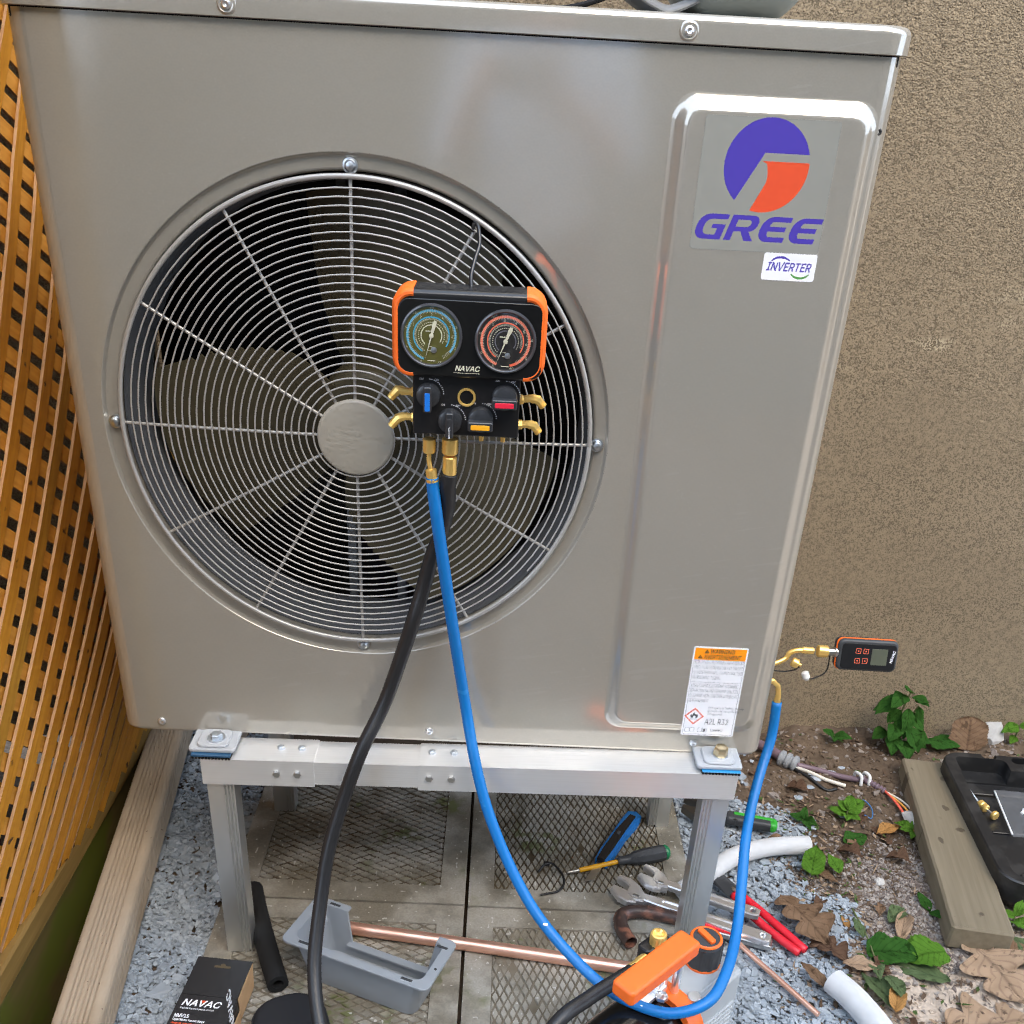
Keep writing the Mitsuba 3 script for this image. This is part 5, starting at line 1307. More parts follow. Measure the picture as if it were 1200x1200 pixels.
solo('blue_wire_scrap', tube(spline([zc(1.292, 0.412, 0.004), zc(1.306, 0.425, 0.010), zc(1.318, 0.405, 0.010), zc(1.312, 0.380, 0.008), zc(1.298, 0.385, 0.010)], 6), 0.0014, 6), 'wire_blue', 'thin blue wire scrap curled on a green leaf', 'wire', smooth=True)

# ------------------------------------------------------------------ plank and tool case on the right
PK = thing('plank', 'weathered grey-brown plank lying on the soil left of the black tool case', 'plank')
km = frame([0.988, -0.153, 0], [0.153, 0.988, 0], None, (1.4275, 0.2795, 0.0))
kb0 = chbox(0.104, 0.515, 0.050, 0.004); kb1 = kb0.subdivide_to_size(0.03); nn_ = meshkit.fbm(np.array(kb1.vertices) * 30, 3, 4) - 0.5
kb1.vertices = kb1.vertices + np.c_[nn_ * 0.003, nn_ * 0.004, nn_ * 0.0015]
part(PK, 'timber', at(put(kb1, (0, 0, 0.019)), km), 'plank_wood', smooth=30)
TC = thing('tool_case', 'open black plastic tool case tray on the soil at the right edge', 'case')
tcm = frame([0.994, -0.07, 0.0], [0.07, 0.994, 0.0], None, (1.688, 0.310, 0.004))
cw, cd, ch = 0.44, 0.415, 0.068
oc = m3.Manifold.hull_points(np.vstack([np.c_[rrect(cw - 0.03, cd - 0.03, 0.035, 6), np.zeros(28)], np.c_[rrect(cw, cd, 0.045, 6), np.full(28, 0.02)], np.c_[rrect(cw, cd, 0.045, 6), np.full(28, ch - 0.003)], np.c_[rrect(cw - 0.006, cd - 0.006, 0.042, 6), np.full(28, ch)]]).astype(np.float32))
ic = m3.Manifold.hull_points(np.vstack([np.c_[rrect(cw - 0.055, cd - 0.080, 0.02, 6, 0, -0.020), np.full(28, 0.030)], np.c_[rrect(cw - 0.030, cd - 0.060, 0.03, 6, 0, -0.019), np.full(28, 0.2)]]).astype(np.float32))
pk = lambda x0, x1, y0, y1, z0: m3.Manifold.hull_points(np.vstack([np.c_[rrect(x1 - x0 - 0.008, y1 - y0 - 0.008, 0.012, 5, (x0 + x1) / 2, (y0 + y1) / 2), np.full(24, z0)], np.c_[rrect(x1 - x0, y1 - y0, 0.014, 5, (x0 + x1) / 2, (y0 + y1) / 2), np.full(24, 0.2)]]).astype(np.float32))
case = oc - ic - pk(-0.196, -0.085, 0.085, 0.192, 0.034) - pk(0.085, 0.2, 0.085, 0.192, 0.034)
slot_ = m3.Manifold.hull_points(np.vstack([np.c_[rrect(0.150, 0.022, 0.010, 5, 0.0, 0.1885), np.full(24, z_)] for z_ in (-0.1, 0.2)]).astype(np.float32))
cut2 = m3.Manifold.hull_points(np.vstack([np.c_[rrect(0.030, 0.05, 0.008, 5, -0.118, 0.215), np.full(24, z_)] for z_ in (0.02, 0.2)]).astype(np.float32))
part(TC, 'tray', at(tri(case - slot_ - cut2), tcm), 'case_black', smooth=30)
part(TC, 'floor_rib', at(put(chbox(0.30, 0.006, 0.004, 0.0012), (-0.02, -0.015, 0.0318)), tcm), 'case_black')
part(TC, 'floor_rib', at(put(chbox(0.12, 0.006, 0.004, 0.0012), (-0.13, 0.105, 0.0358)), tcm), 'case_black')
part(TC, 'corner_pocket', at(put(rslab(0.13, 0.05, 0.010, 0.02, 0.004), (-0.10, -0.160, 0.0305)), tcm), 'case_black', smooth=30)
VT = thing('valve_core_tool', 'brass and steel valve core tool lying in the black tool case', 'valve tool')
v0, v1, v2, v3 = np.array([1.494, 0.455, 0.069]), np.array([1.520, 0.386, 0.046]), np.array([1.527, 0.366, 0.046]), np.array([1.535, 0.347, 0.046])
part(VT, 'rod', tube([v0, v1], 0.0021, 8), 'chrome', smooth=True)
part(VT, 'brass_body', along(lathe([(0.0075, 0), (0.0090, 0.0015), (0.0090, 0.010), (0.0078, 0.012), (0.0086, 0.014), (0.0086, 0.020), (0.006, 0.022)], 18), v1, v2), 'brass', smooth=25)
part(VT, 'stem', tube([v2, v3], 0.0022, 8), 'chrome', smooth=True)
part(VT, 'brass_knob', along(lathe([(0.0055, 0), (0.0092, 0.002), (0.0095, 0.007), (0.0080, 0.0095), (0.0004, 0.010)], 18), v3 - (v3 - v2) * 0.25, v3 + (v3 - v2)), 'brass', smooth=25)
PB = thing('plastic_bag', 'clear zip bag with small white parts in the black tool case', 'bag')
c0, c1, c2, c3 = np.array([1.570, 0.436, 0.040]), np.array([1.690, 0.425, 0.040]), np.array([1.680, 0.285, 0.038]), np.array([1.548, 0.287, 0.038])
def bagf(u, v):
    u_, v_ = u[..., None], v[..., None]
    P = (c0 * (1 - u_) + c1 * u_) * (1 - v_) + (c3 * (1 - u_) + c2 * u_) * v_
    n_ = meshkit.fbm(np.stack([u * 6, v * 6, u * 0 + 2], -1), 3, 9) - 0.3
    return P + np.stack([0 * u, 0 * u, 0.010 * n_ * np.sin(np.clip(u, 0, 1) * PI) ** 0.4 * np.sin(np.clip(v, 0.02, 0.98) * PI) ** 0.4 + 0.004], -1)
part(PB, 'film', grid(bagf, 26, 26), 'poly_bag', smooth=True)
part(PB, 'zip_strip', tube([c0 * 0.96 + c3 * 0.04 + [0, 0, 0.005], c0 * 0.04 + c3 * 0.96 + [0, 0, 0.005]], 0.0020, 6), 'pvc_white', smooth=True)
rw = np.random.default_rng(21)
part(PB, 'white_parts', cat(*[put(along(lathe([(0.0028, 0), (0.0034, 0.002), (0.0034, 0.018), (0.0028, 0.02)], 8), (0, 0, 0), (rw.normal(), rw.normal(), 0.1)), (1.605 + 0.030 * rw.random(), 0.315 + 0.06 * rw.random(), 0.041 + 0.004 * rw.random())) for _ in range(8)]), 'pvc_white')

# ------------------------------------------------------------------ bag on the lid
BG = thing('soft_bag', 'grey-green bag with a folded strap lying on top of the unit', 'bag')
ZL0 = ZT + 0.029
def blob(c, rx, ry, rz, seed, amp=0.06, zmin=None):
    m = trimesh.creation.icosphere(4); v = np.array(m.vertices)
    v = np.sign(v) * np.abs(v) ** 0.75; v *= (1 + amp * (meshkit.fbm(v * 1.6 + seed, 3, seed) - 0.5))[:, None]
    v = v * [rx, ry, rz] + c
    if zmin is not None: v[:, 2] = np.maximum(v[:, 2], zmin)
    m.vertices = v; return m
part(BG, 'body', blob((0.775, 0.150, ZL0 + 0.075), 0.082, 0.105, 0.080, 3, 0.12, ZL0), 'bag_grey', smooth=True)
part(BG, 'strap', thick(grid(lambda u, v: np.stack([0.640 + 0.10 * u, 0.070 + 0.06 * v + 0.01 * u, ZL0 + 0.004 + 0.055 * np.abs(u - 0.55) ** 1.3 + 0.006 * np.sin(v * 6)], -1), 20, 6), 0.004), 'shroud_grey', smooth=True)
part(BG, 'strap', thick(grid(lambda u, v: np.stack([0.575 + 0.11 * u, 0.075 + 0.05 * v, ZL0 + 0.003 + 0.040 * u ** 1.5], -1), 16, 6), 0.004), 'fabric_black', smooth=True)

# ------------------------------------------------------------------ plants, leaves, stones
def leaf(L, Wd, kind='ovate', fold=0.25, curl=0.3, lobes=0, seed=0, ns=40, nc=9):
    """leaf along +x from the stalk, returns (mesh, uv)"""
    r = np.random.default_rng(seed)
    t = np.linspace(0, 1, ns)
    if kind == 'ovate': w = np.sin(PI * t ** 0.75) ** 0.9
    elif kind == 'heart': w = np.sqrt(np.clip(1 - ((t - 0.38) / 0.62) ** 2, 0, 1)) * np.where(t < 0.38, np.clip(0.55 + t * 1.4, 0, 1), 1)
    elif kind == 'lance': w = np.sin(PI * t ** 0.85) ** 1.3
    else:
        w = (0.16 + 0.95 * np.sin(PI * np.clip(t * 1.02, 0, 1)) ** 0.8) * (0.30 + 0.70 * np.abs(np.sin(PI * (t * lobes + 0.25))) ** 0.7); w *= np.where(t > 0.93, (1 - t) / 0.07, 1) * np.clip(t / 0.06, 0.05, 1)
    if kind in ('heart', 'ovate'): w = w * (1 + 0.05 * np.sign(np.sin(np.arange(ns) * PI)) * (r.random(ns)))
    s = np.linspace(-1, 1, nc)
    P = np.zeros((ns, nc, 3)); uv = np.zeros((ns, nc, 2))
    ph = r.uniform(0, 6)
    for i in range(ns):
        x = t[i] * L
        ww = w[i] * Wd / 2 * (1 + 0.10 * np.sin(3 * t[i] * PI + ph))
        yy = s * ww
        zz = np.abs(s) * ww * fold + curl * L * 0.25 * np.sin(t[i] * PI * 0.9 + 0.3 * math.sin(ph)) + 0.05 * L * np.sin(s * 2.4 + t[i] * 5 + ph) * np.abs(s) + 0.010 * L * np.sin(t[i] * 34) * np.abs(s) + 0.05 * L * (meshkit.noise(np.stack([s * 3 + seed, np.full(nc, t[i] * 6), np.zeros(nc)], -1), seed) - 0.5)
        P[i] = np.c_[x + 0 * s, yy, zz]; uv[i] = np.c_[np.full(nc, t[i]), s * 0.5 + 0.5]
    i, j = np.meshgrid(np.arange(ns - 1), np.arange(nc - 1), indexing='ij'); a = (i * nc + j).ravel()
    m = trimesh.Trimesh(P.reshape(-1, 3), np.vstack([np.c_[a, a + nc, a + nc + 1], np.c_[a, a + nc + 1, a + 1]]), process=False)
    return m, uv.reshape(-1, 2)
def leaf_at(o, d, up, **kw):
    m, uv = leaf(**kw); M = frame(d, np.cross(up, d), None, o); return at(m, M), uv
def leaf_thing(name, label, x, y, yaw, L, Wd, mat, kind='ovate', h=0.004, tilt_=(0, 0), group=None, **kw):
    d = np.array([math.cos(math.radians(yaw)), math.sin(math.radians(yaw)), tilt_[0]]); up = np.array([tilt_[1] * -d[1], tilt_[1] * d[0], 1.0])
    c = np.array([x, y, (gz(x, y) if x > 1.1 else 0.0) + h]) - d * L / 2
    c[2] = max(c[2], (gz(x, y) if x > 1.1 else 0.0) + h)
    m, uv = leaf_at(c, d, up, L=L, Wd=Wd, kind=kind, **kw)
    k = key_for(name); scene[k] = mikit.ply(m, mat, smooth=True, uv=uv); labels[k] = {'label': label, 'category': 'leaf'}
    if group: labels[k]['group'] = group
leaf_thing('fallen_leaf', 'large brown lobed oak leaf lying on the slate gravel', 1.098, 0.072, -63, 0.128, 0.086, 'leaf_brown', 'oak', lobes=3, curl=0.25, fold=0.12, seed=2, h=0.010)
leaf_thing('fallen_leaf', 'second brown lobed leaf, curled, below the large oak leaf', 1.128, 0.008, -40, 0.074, 0.052, 'leaf_dark', 'oak', lobes=3, curl=0.6, fold=0.5, seed=3, h=0.006)
leaf_thing('fallen_leaf', 'upright brown leaf sliver above the white foam sleeve', 1.085, -0.062, 120, 0.070, 0.024, 'leaf_brown', 'lance', curl=0.3, fold=0.5, seed=4, h=0.008)
leaf_thing('fallen_leaf', 'orange-brown lance-shaped leaf below the red wire ends', 1.340, 0.352, 25, 0.066, 0.030, 'leaf_orange', 'lance', curl=0.3, fold=0.4, seed=5, h=0.012)
leaf_thing('fallen_leaf', 'crumpled reddish brown leaf left of the plank', 1.325, 0.250, -20, 0.050, 0.028, 'leaf_dark', 'oak', lobes=2, curl=0.7, fold=0.9, seed=6, h=0.006)
leaf_thing('fallen_leaf', 'crumpled dark brown leaf right of the white insulated pipe', 1.240, 0.272, -30, 0.050, 0.028, 'leaf_dark', 'oak', lobes=2, curl=0.8, fold=0.8, seed=7, h=0.006)
leaf_thing('fallen_leaf', 'large fresh green leaf flat on the pale soil, left one of the pair', 1.232, 0.002, -8, 0.082, 0.074, 'leaf_green', 'heart', curl=0.35, fold=0.25, seed=8, h=0.008)
leaf_thing('fallen_leaf', 'large yellow-green leaf flat on the pale soil, right one of the pair', 1.288, 0.000, 195, 0.080, 0.070, 'leaf_bright', 'heart', curl=0.3, fold=0.15, seed=9, h=0.014)
leaf_thing('fallen_leaf', 'limp dull green leaf under the pair of large green leaves', 1.268, -0.032, 160, 0.100, 0.044, 'leaf_dull', 'ovate', curl=0.15, fold=0.2, seed=10, h=0.004)
leaf_thing('fallen_leaf', 'pale tan curled leaf above the pair of large green leaves', 1.280, 0.082, 65, 0.085, 0.032, 'leaf_tan', 'lance', curl=0.35, fold=0.6, seed=11, h=0.008)
leaf_thing('fallen_leaf', 'dull green leaf tip beside the pale tan curled leaf', 1.278, 0.108, 45, 0.055, 0.032, 'leaf_dull', 'ovate', curl=0.4, fold=0.4, seed=12, h=0.004)
leaf_thing('fallen_leaf', 'tan boat-shaped leaf right of the white foam sleeve end', 1.178, -0.032, -18, 0.074, 0.030, 'leaf_tan', 'lance', curl=0.3, fold=0.5, seed=13, h=0.008)
leaf_thing('fallen_leaf', 'small orange-tan leaf standing on the pale soil at the bottom edge', 1.208, -0.098, 70, 0.052, 0.030, 'leaf_orange', 'ovate', curl=0.5, fold=0.6, seed=14, h=0.010)
leaf_thing('fallen_leaf', 'wilted olive leaf beside the foam sleeve at the bottom edge', 1.188, -0.075, 115, 0.085, 0.045, 'leaf_dull', 'ovate', curl=0.2, fold=0.4, seed=15, h=0.006)
leaf_thing('fallen_leaf', 'large flat tan oak leaf at the lower right edge', 1.400, -0.025, -75, 0.150, 0.110, 'leaf_tan', 'oak', lobes=3, curl=0.12, fold=0.06, seed=16, h=0.005)
leaf_thing('fallen_leaf', 'large brownish tan leaf in the bottom right corner', 1.360, -0.130, 10, 0.180, 0.120, 'leaf_tan', 'oak', lobes=3, curl=0.08, fold=0.05, seed=17, h=0.006)
leaf_thing('fallen_leaf', 'grey-brown lobed leaf by the near end of the plank', 1.452, 0.010, 20, 0.090, 0.070, 'leaf_brown', 'oak', lobes=2, curl=0.2, fold=0.1, seed=18, h=0.012)
leaf_thing('fallen_leaf', 'bright green oval leaf at the end of the white insulated pipe', 1.152, 0.222, 70, 0.062, 0.046, 'leaf_bright', 'ovate', curl=0.2, fold=0.1, seed=19, h=0.020, tilt_=(0.4, 0))
leaf_thing('fallen_leaf', 'small bright green leaf right of the bright oval leaf', 1.190, 0.222, 110, 0.044, 0.030, 'leaf_bright', 'ovate', curl=0.2, fold=0.2, seed=20, h=0.016, tilt_=(0.3, 0))
leaf_thing('fallen_leaf', 'brown twig-like leaf between the two bright green leaves', 1.178, 0.205, -50, 0.070, 0.016, 'leaf_brown', 'lance', curl=0.2, fold=0.4, seed=21, h=0.006)
leaf_thing('fallen_leaf', 'dark green leaf flat on the soil under the blue wire', 1.262, 0.318, 30, 0.052, 0.040, 'leaf_green', 'heart', curl=0.1, fold=0.1, seed=22, h=0.005)
leaf_thing('fallen_leaf', 'reddish brown leaf on the dark soil below the conduit fitting', 1.185, 0.470, -20, 0.050, 0.034, 'leaf_dark', 'oak', lobes=2, curl=0.6, fold=0.6, seed=23, h=0.006)
leaf_thing('fallen_leaf', 'folded green leaf against the wall above the plank', 1.545, 0.635, 10, 0.075, 0.058, 'leaf_green', 'heart', curl=0.2, fold=-0.3, seed=24, h=0.022)
leaf_thing('fallen_leaf', 'large dry brown leaf leaning on the wall behind the tool case', 1.600, 0.660, 80, 0.075, 0.085, 'leaf_brown', 'heart', curl=0.1, fold=0.1, seed=25, h=0.004, tilt_=(1.6, 0))
leaf_thing('fallen_leaf', 'tiny yellow leaf on the edge of the slate gravel', 1.178, 0.086, 95, 0.042, 0.014, 'leaf_orange', 'lance', curl=0.3, fold=0.3, seed=26, h=0.006)
rl = np.random.default_rng(31)
for i in range(16):
    x, y = rl.uniform(1.08, 1.42), rl.uniform(-0.22, 0.60)
    if 1.20 < x and 0.02 < y < 0.22 and i % 3: x -= 0.15
    leaf_thing('leaf_scrap', 'small brown scrap of dead leaf on the ground right of the gravel', x, y, rl.uniform(0, 360), rl.uniform(0.022, 0.048), rl.uniform(0.012, 0.026), ('leaf_brown', 'leaf_dark', 'leaf_dark')[i % 3], 'oak' if i % 2 else 'lance', lobes=2, curl=rl.uniform(0.1, 0.8), fold=rl.uniform(0.1, 0.9), seed=100 + i, h=0.004, group='small dead leaf scraps on the ground')

def plant(name, label, x, y, leaves, stems, mat, category='plant', z0=None):
    k = thing(name, label, category); b = np.array([x, y, (gz(x, y) if z0 is None else z0)])
    for p in stems: part(k, 'stem', tube(spline([b + np.array(q) for q in p], 5), 0.0017, 6), 'stem', smooth=True)
    for i, (o, d, L, Wd) in enumerate(leaves):
        if len(leaves) < 10: L, Wd = L * 0.82, Wd * 0.80
        m, uv = leaf_at(b + np.array(o), np.array(d, float), np.array([0, -0.45, 0.9]) if abs(d[2]) < 0.8 else np.array([0, -1.0, 0.2]), L=L, Wd=Wd, kind='ovate', fold=0.28, curl=0.4 + 0.3 * math.sin(i * 2.1), seed=int(x * 1000) + i)
        kk = key_for(k + '__leaf'); scene[kk] = mikit.ply(m, mat, smooth=True, uv=uv)
plant('weed_plant', 'leafy green weed growing against the wall above the cable', 1.432, 0.655,
      [((-0.005, -0.01, 0.115), (-0.8, -0.4, -0.35), 0.075, 0.036), ((0.0, -0.01, 0.125), (-0.5, -0.5, -0.2), 0.062, 0.036), ((0.010, -0.01, 0.130), (-0.25, -0.3, 0.25), 0.048, 0.026), ((0.018, -0.01, 0.118), (0.5, -0.4, -0.1), 0.040, 0.024), ((0.012, -0.02, 0.095), (-0.1, -0.35, -0.9), 0.068, 0.032), ((0.038, -0.01, 0.095), (0.25, -0.2, -0.95), 0.060, 0.020), ((0.015, -0.03, 0.055), (0.3, -0.6, -0.55), 0.062, 0.042), ((-0.005, -0.03, 0.060), (-0.5, -0.6, -0.6), 0.048, 0.036), ((0.020, -0.02, 0.040), (0.6, -0.6, -0.35), 0.058, 0.040), ((-0.01, -0.03, 0.035), (-0.2, -0.8, -0.45), 0.056, 0.038), ((-0.02, -0.01, 0.030), (-0.7, -0.5, -0.2), 0.045, 0.032), ((0.0, -0.01, 0.085), (-0.7, -0.4, -0.6), 0.042, 0.030), ((-0.012, -0.01, 0.100), (-0.9, -0.3, -0.15), 0.060, 0.030), ((0.006, -0.015, 0.070), (-0.3, -0.5, -0.8), 0.055, 0.036), ((0.022, -0.01, 0.075), (0.6, -0.4, -0.6), 0.050, 0.034), ((0.030, -0.02, 0.030), (0.8, -0.5, -0.2), 0.050, 0.034), ((0.004, -0.04, 0.022), (0.1, -0.9, -0.3), 0.055, 0.042), ((0.026, -0.012, 0.112), (0.3, -0.5, 0.2), 0.036, 0.020)],
      [[(0, 0, 0), (0.004, -0.005, 0.06), (0.012, -0.01, 0.13)], [(0, 0, 0), (0.02, -0.008, 0.05), (0.038, -0.01, 0.097)], [(0, 0, 0), (-0.012, -0.02, 0.04)]], 'leaf_green')
plant('weed_plant', 'low dark green weed at the foot of the wall left of the leafy weed', 1.300, 0.640, [((0, 0, 0.014), (0.8, -0.5, 0.1), 0.050, 0.030), ((0, 0, 0.012), (-0.3, -0.8, 0.1), 0.042, 0.030), ((0, 0, 0.016), (-0.9, 0.1, 0.3), 0.036, 0.022)], [[(0, 0, 0), (0, 0, 0.015)]], 'leaf_green')
plant('weed_plant', 'bushy small weed with bright green leaves in the middle of the soil', 1.262, 0.385, [((0, 0, 0.018), (0.7, 0.5, 0.15), 0.056, 0.042), ((0, 0, 0.022), (0.3, 0.8, 0.2), 0.046, 0.032), ((0, 0, 0.012), (-0.8, 0.1, 0.2), 0.046, 0.028), ((0, 0, 0.012), (-0.3, -0.8, 0.1), 0.040, 0.026), ((0, 0, 0.010), (0.5, -0.7, 0.1), 0.042, 0.028), ((0, 0, 0.02), (-0.5, 0.6, 0.3), 0.036, 0.024)], [[(0, 0, 0), (0, 0, 0.02)]], 'leaf_bright')
plant('weed_plant', 'sprig of light green weed beside the red and yellow wire ends', 1.385, 0.345, [((0, 0, 0.012), (0.4, 0.8, 0.3), 0.046, 0.024), ((0, 0, 0.012), (-0.8, 0.4, 0.1), 0.048, 0.024), ((0, 0, 0.010), (0.6, -0.6, 0.1), 0.044, 0.024), ((0, 0, 0.010), (-0.4, -0.8, 0.1), 0.040, 0.022), ((0, 0, 0.012), (-0.9, -0.1, 0.1), 0.040, 0.020)], [[(0, 0, 0), (0, 0, 0.012)]], 'leaf_bright')
plant('weed_plant', 'small dark weed left of the bushy bright weed', 1.170, 0.370, [((0, 0, 0.012), (0.3, 0.8, 0.3), 0.036, 0.022), ((0, 0, 0.010), (0.7, -0.6, 0.1), 0.040, 0.024), ((0, 0, 0.012), (-0.8, 0.2, 0.2), 0.034, 0.022), ((0, 0, 0.010), (0.2, -0.9, 0.1), 0.044, 0.022)], [[(0, 0, 0), (0, 0, 0.012)]], 'leaf_green')
plant('weed_plant', 'bright green seedling between the plank end and the tool case', 1.475, 0.090, [((0, 0, 0.030), (-0.8, 0.2, 0.1), 0.036, 0.020), ((0, 0, 0.032), (0.4, 0.5, 0.5), 0.040, 0.026), ((0, 0, 0.020), (0.9, -0.4, 0.0), 0.046, 0.028), ((0, 0, 0.020), (-0.1, -0.9, 0.2), 0.030, 0.024)], [[(0, 0, 0), (0, 0, 0.03)]], 'leaf_bright')
plant('weed_plant', 'crinkled green weed in front of the plank end at the right edge', 1.482, 0.020, [((0, 0, 0.006), (-0.6, 0.6, 0.1), 0.050, 0.036), ((0, 0, 0.006), (0.7, 0.4, 0.1), 0.060, 0.044), ((0, 0, 0.006), (0.2, -0.8, 0.1), 0.050, 0.040)], [], 'leaf_dull')
plant('weed_plant', 'green weed tuft beside the left edge of the plank', 1.338, 0.115, [((0, 0, 0.004), (-0.3, 0.9, 0.2), 0.050, 0.026), ((0, 0, 0.004), (0.3, -0.9, 0.2), 0.040, 0.022)], [], 'leaf_green')
plant('weed_plant', 'bright green weed behind the tool case against the wall', 1.710, 0.655, [((0, 0, 0.045), (-0.8, -0.3, -0.1), 0.060, 0.036), ((0, 0, 0.050), (0.7, -0.4, 0.0), 0.060, 0.034), ((0, 0, 0.02), (-0.6, -0.6, -0.2), 0.036, 0.024)], [[(0, 0, 0), (0, 0, 0.05)]], 'leaf_bright')
plant('weed_plant', 'trailing wilted weed between the foam sleeve and the green leaf pair', 1.196, -0.010, [((0, 0, 0.004), (-0.1, -0.9, 0.1), 0.070, 0.030), ((0.01, -0.04, 0.004), (0.2, -0.9, 0.1), 0.070, 0.034), ((0, 0.05, 0.004), (-0.2, 0.8, 0.2), 0.050, 0.022)], [[(0, 0.12, 0.004), (0.004, 0.04, 0.008), (0, -0.06, 0.004)]], 'leaf_dull')

def stone(name, label, x, y, s, mat, seed, sq=(1, 1, 0.7), zadd=0.0):
    r = np.random.default_rng(seed); P = r.normal(size=(16, 3)); P /= np.linalg.norm(P, axis=1, keepdims=True); P *= s * np.array(sq)
    solo(name, put(hull(P), (x, y, gz(x, y) + s * sq[2] * 0.45 + zadd)), mat, label, 'stone', smooth=False)
stone('stone', 'pale white stone leaning on the wall behind the tool case', 1.650, 0.650, 0.036, 'stone_pale', 1, (0.9, 0.6, 1.1))
stone('stone', 'grey stone half hidden behind the wire ends', 1.398, 0.375, 0.026, 'stone_pale', 2, (1.3, 1, 0.6))
stone('stone', 'small pale stone on the grit left of the plank', 1.272, 0.195, 0.011, 'stone_pale', 3)
stone('stone', 'small white stone seen through the tool case handle slot', 1.680, 0.487, 0.030, 'stone_pale', 4, (1.4, 0.6, 0.5))
rs_ = np.random.default_rng(41)
for i in range(8):
    x, y = rs_.uniform(1.12, 1.30), rs_.uniform(0.36, 0.56)
    stone('slate_chip', 'stray blue-grey slate chip lying on the dark soil', x, y, rs_.uniform(0.007, 0.014), f'slate_{i % 2}', 200 + i, (1.2, 0.8, 0.3)); labels[[k for k in labels][-1]]['group'] = 'slate chips strewn on the soil'
tw = np.random.default_rng(51)
for i in range(8):
    x, y, a_ = tw.uniform(1.10, 1.45), tw.uniform(-0.2, 0.5), tw.uniform(0, PI)
    l2 = tw.uniform(0.02, 0.06)
    solo('twig', tube(spline([zc(x - l2 * math.cos(a_), y - l2 * math.sin(a_), 0.004), zc(x + tw.normal(0, 0.008), y + tw.normal(0, 0.008), 0.008), zc(x + l2 * math.cos(a_), y + l2 * math.sin(a_), 0.004)], 5), 0.0010, 5), 'twig', 'thin dry twig lying on the soil', 'twig', 'dry twigs on the soil', smooth=True)

# loose litter on the soil: crumbs of leaf, bark and stalk too many and small to count
def litter(n, seed):
    r = np.random.default_rng(seed); V, F = [], []
    for _ in range(n):
        x, y = r.uniform(1.02, 1.75), r.uniform(-0.28, 0.66)
        if r.random() < 0.5: x, y = r.normal(1.17, 0.05), r.uniform(-0.25, 0.45)
        if x < 1.0 or (1.26 < x < 1.42 and -0.02 < y < 0.22 and r.random() < 0.7): continue
        l, w = r.lognormal(math.log(0.0065), 0.45), r.uniform(0.0012, 0.0042)
        a_ = r.uniform(0, 2 * PI); d = np.array([math.cos(a_), math.sin(a_), r.normal(0, 0.25)]); e = np.array([-math.sin(a_), math.cos(a_), r.normal(0, 0.35)])
        c = np.array([x, y, max(gz_fast(x, y), -0.008) + 0.003]); o = len(V)
        V += [(c - d * l).tolist(), (c - d * l * 0.2 + e * w).tolist(), (c + d * l).tolist(), (c + d * l * 0.1 - e * w).tolist(), (c + [0, 0, -0.0012]).tolist()]
        F += [[o, o + 3, o + 1], [o + 1, o + 3, o + 2], [o, o + 1, o + 4], [o + 1, o + 2, o + 4], [o + 2, o + 3, o + 4], [o + 3, o, o + 4]]
    return trimesh.Trimesh(np.array(V), np.array(F), process=False)
def gz_fast(x, y): return gz(x, y)
labels['leaf_litter'] = {'label': 'crumbs of dead leaf, bark and green stalk strewn over the soil', 'kind': 'stuff'}
for i, (mt, n_) in enumerate((('litter_brown', 1000), ('litter_tan', 520), ('litter_green', 300))):
    scene[f'leaf_litter__{i + 1:03d}'] = mikit.ply(litter(n_, 61 + i), mt, smooth=False)

# ------------------------------------------------------------------ the person taking the picture (seen only as a soft reflection in the paint)
plastic('shirt_blue', (0.55, 0.65, 0.80), 0.85, 0.2)
plastic('trousers_dark', (0.05, 0.055, 0.07), 0.85, 0.2)
plastic('skin', (0.50, 0.29, 0.21), 0.5, 0.4)
plastic('hair_brown', (0.05, 0.03, 0.02), 0.6, 0.3)
PN = thing('person', 'person in light blue shirt and dark trousers standing behind the viewpoint, holding up a phone', 'person')
def limbs(chains, edge, it=10):
    M = None
    for ch_ in chains:
        for (p, r), (q, t_) in zip(ch_[:-1], ch_[1:]):
            pts = []
            for c, rr in ((p, r), (q, t_)):
                rr = np.broadcast_to(rr, (3,)); sp = trimesh.creation.icosphere(2); pts.append(np.array(sp.vertices) * rr + c)
            h = m3.Manifold.hull_points(np.vstack(pts).astype(np.float32)); M = h if M is None else M + h
    m = tri(M.refine_to_length(edge)); m.merge_vertices(); trimesh.smoothing.filter_taubin(m, iterations=it); return m
ox, oy = 0.60, -1.74
A = lambda x, y, z: np.array([ox + x, oy + y, z])
torso = [[(A(0, 0.0, 0.90), (0.155, 0.105, 0.09)), (A(0, 0.01, 1.05), (0.140, 0.100, 0.08)), (A(0, 0.02, 1.20), (0.160, 0.110, 0.08)), (A(0, 0.01, 1.30), (0.165, 0.085, 0.05)), (A(0, 0.02, 1.37), (0.06, 0.055, 0.03))]]
armR = [[(A(0.175, 0.01, 1.29), 0.058), (A(0.215, 0.06, 1.06), 0.046)], [(A(0.215, 0.06, 1.06), 0.046), (A(0.190, 0.14, 1.09), 0.044)]]
armL = [[(A(-0.175, 0.01, 1.29), 0.058), (A(-0.235, 0.05, 1.06), 0.046)], [(A(-0.235, 0.05, 1.06), 0.046), (A(-0.210, 0.13, 1.09), 0.044)]]
part(PN, 'shirt', limbs(torso + armR + armL, 0.02), 'shirt_blue', smooth=True)
legs = []
for s_ in (-1, 1): legs += [[(A(0.085 * s_, 0, 0.88), (0.095, 0.10, 0.08)), (A(0.095 * s_, 0.02, 0.48), 0.062), (A(0.10 * s_, -0.02, 0.09), 0.048)]]
part(PN, 'trousers', limbs(legs, 0.025), 'trousers_dark', smooth=True)
hands = []
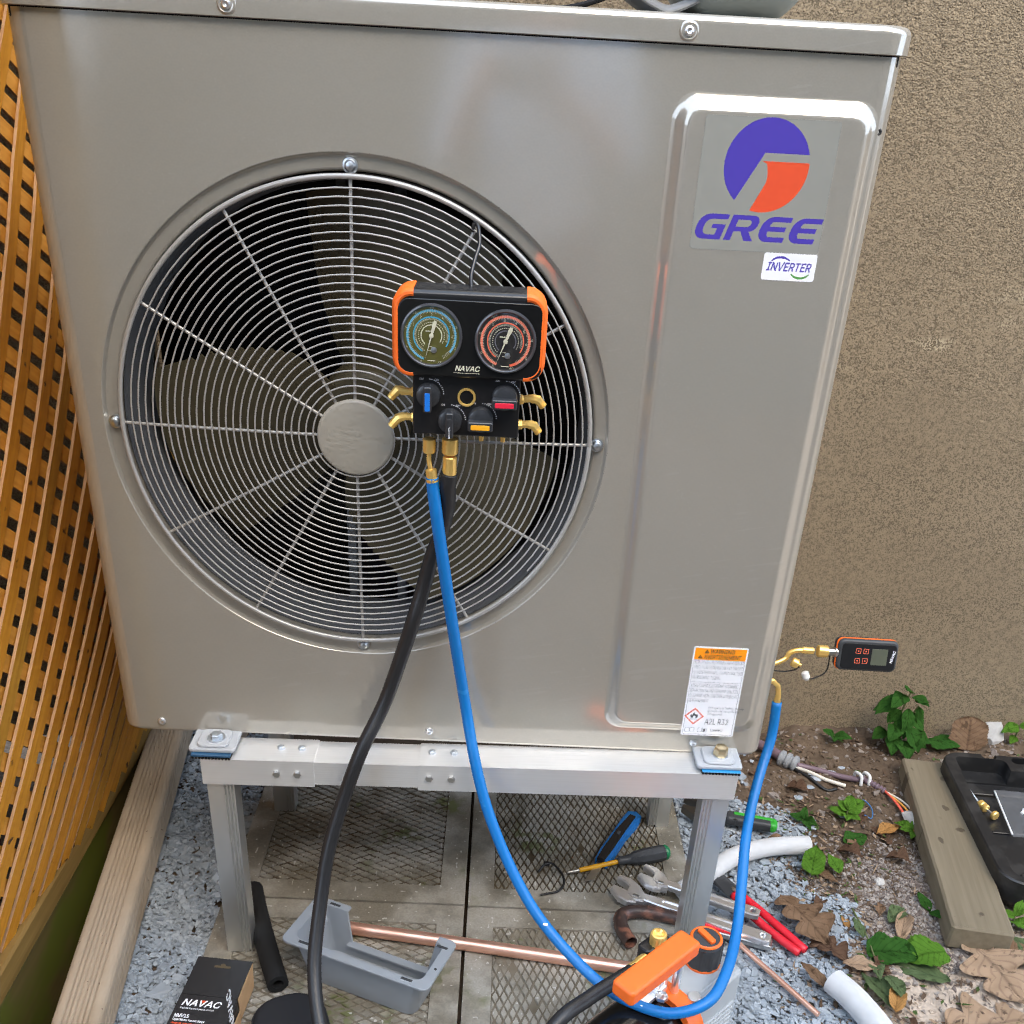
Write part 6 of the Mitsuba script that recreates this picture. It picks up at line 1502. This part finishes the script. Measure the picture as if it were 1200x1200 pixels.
for s_, el, hx in ((1, A(0.190, 0.14, 1.09), 0.075), (-1, A(-0.210, 0.13, 1.09), -0.005)):
    w0 = np.array([EYE[0] + (0.085 if s_ > 0 else -0.085), EYE[1] - 0.045, EYE[2] - 0.035])
    hands += [[(el, 0.038), (w0 - (w0 - el) * 0.12, 0.027), (w0, 0.026)]]
    palm = w0 + np.array([-0.012 * s_, 0.020, 0.035]); hands += [[(w0, (0.018, 0.026, 0.022)), (palm, (0.014, 0.034, 0.034))]]
    for f, (dy_, L_) in enumerate(((-0.024, 0.052), (-0.008, 0.058), (0.008, 0.055), (0.022, 0.044))):
        b_ = palm + np.array([0, -0.012, dy_ + 0.006]); m_ = b_ + np.array([-0.010 * s_, 0.012, 0]) ; e_ = m_ + np.array([-L_ * 0.55 * s_, -0.004, 0.002])
        hands += [[(b_, 0.0095), (m_, 0.0088), (e_, 0.0080)]]
    hands += [[(palm + [0, -0.02, 0.005], 0.011), (palm + [-0.012 * s_, -0.040, 0.022], 0.0098), (palm + [-0.030 * s_, -0.040, 0.036], 0.0088)]]
hd = A(0.0, 0.05, 1.50)
head = [[(A(0, 0.02, 1.34), 0.052), (A(0, 0.04, 1.42), 0.050)], [(hd + [0, 0.0, 0.025], (0.073, 0.090, 0.085)), (hd + [0, 0.018, -0.055], (0.052, 0.062, 0.045))],
        [(hd + [0, 0.090, 0.005], 0.010), (hd + [0, 0.108, -0.018], 0.012)], [(hd + [0.074, -0.005, 0.01], (0.010, 0.016, 0.026)), (hd + [0.074, -0.005, -0.01], (0.009, 0.014, 0.018))], [(hd + [-0.074, -0.005, 0.01], (0.010, 0.016, 0.026)), (hd + [-0.074, -0.005, -0.01], (0.009, 0.014, 0.018))],
        [(hd + [-0.020, 0.078, -0.050], 0.0085), (hd + [0.020, 0.078, -0.050], 0.0085)]]
part(PN, 'body', limbs(hands + head, 0.008, 6), 'skin', smooth=True)
part(PN, 'hair', limbs([[(hd + [0, -0.012, 0.045], (0.080, 0.092, 0.078)), (hd + [0, -0.035, 0.0], (0.076, 0.070, 0.070))]], 0.012, 4), 'hair_brown', smooth=True)
for s_ in (-1, 1):
    part(PN, 'eye', put(trimesh.creation.icosphere(2, 0.011), hd + np.array([0.030 * s_, 0.078, 0.012])), 'print_white', smooth=True)
    part(PN, 'shoe', put(rslab(0.09, 0.26, 0.075, 0.04, 0.02), A(0.10 * s_, 0.05, -0.012)), 'fabric_black', smooth=True)
PH = thing('phone', 'dark slim phone held up by the person behind the viewpoint', 'phone')
part(PH, 'body', at(put(rslab(0.150, 0.072, 0.008, 0.009, 0.002), (0.028, 0, 0.004)), frame([1, 0, 0.05], np.cross(FWD, [1, 0, 0.05]), None, EYE - FWD * 0.016)), 'black_gloss', smooth=30)
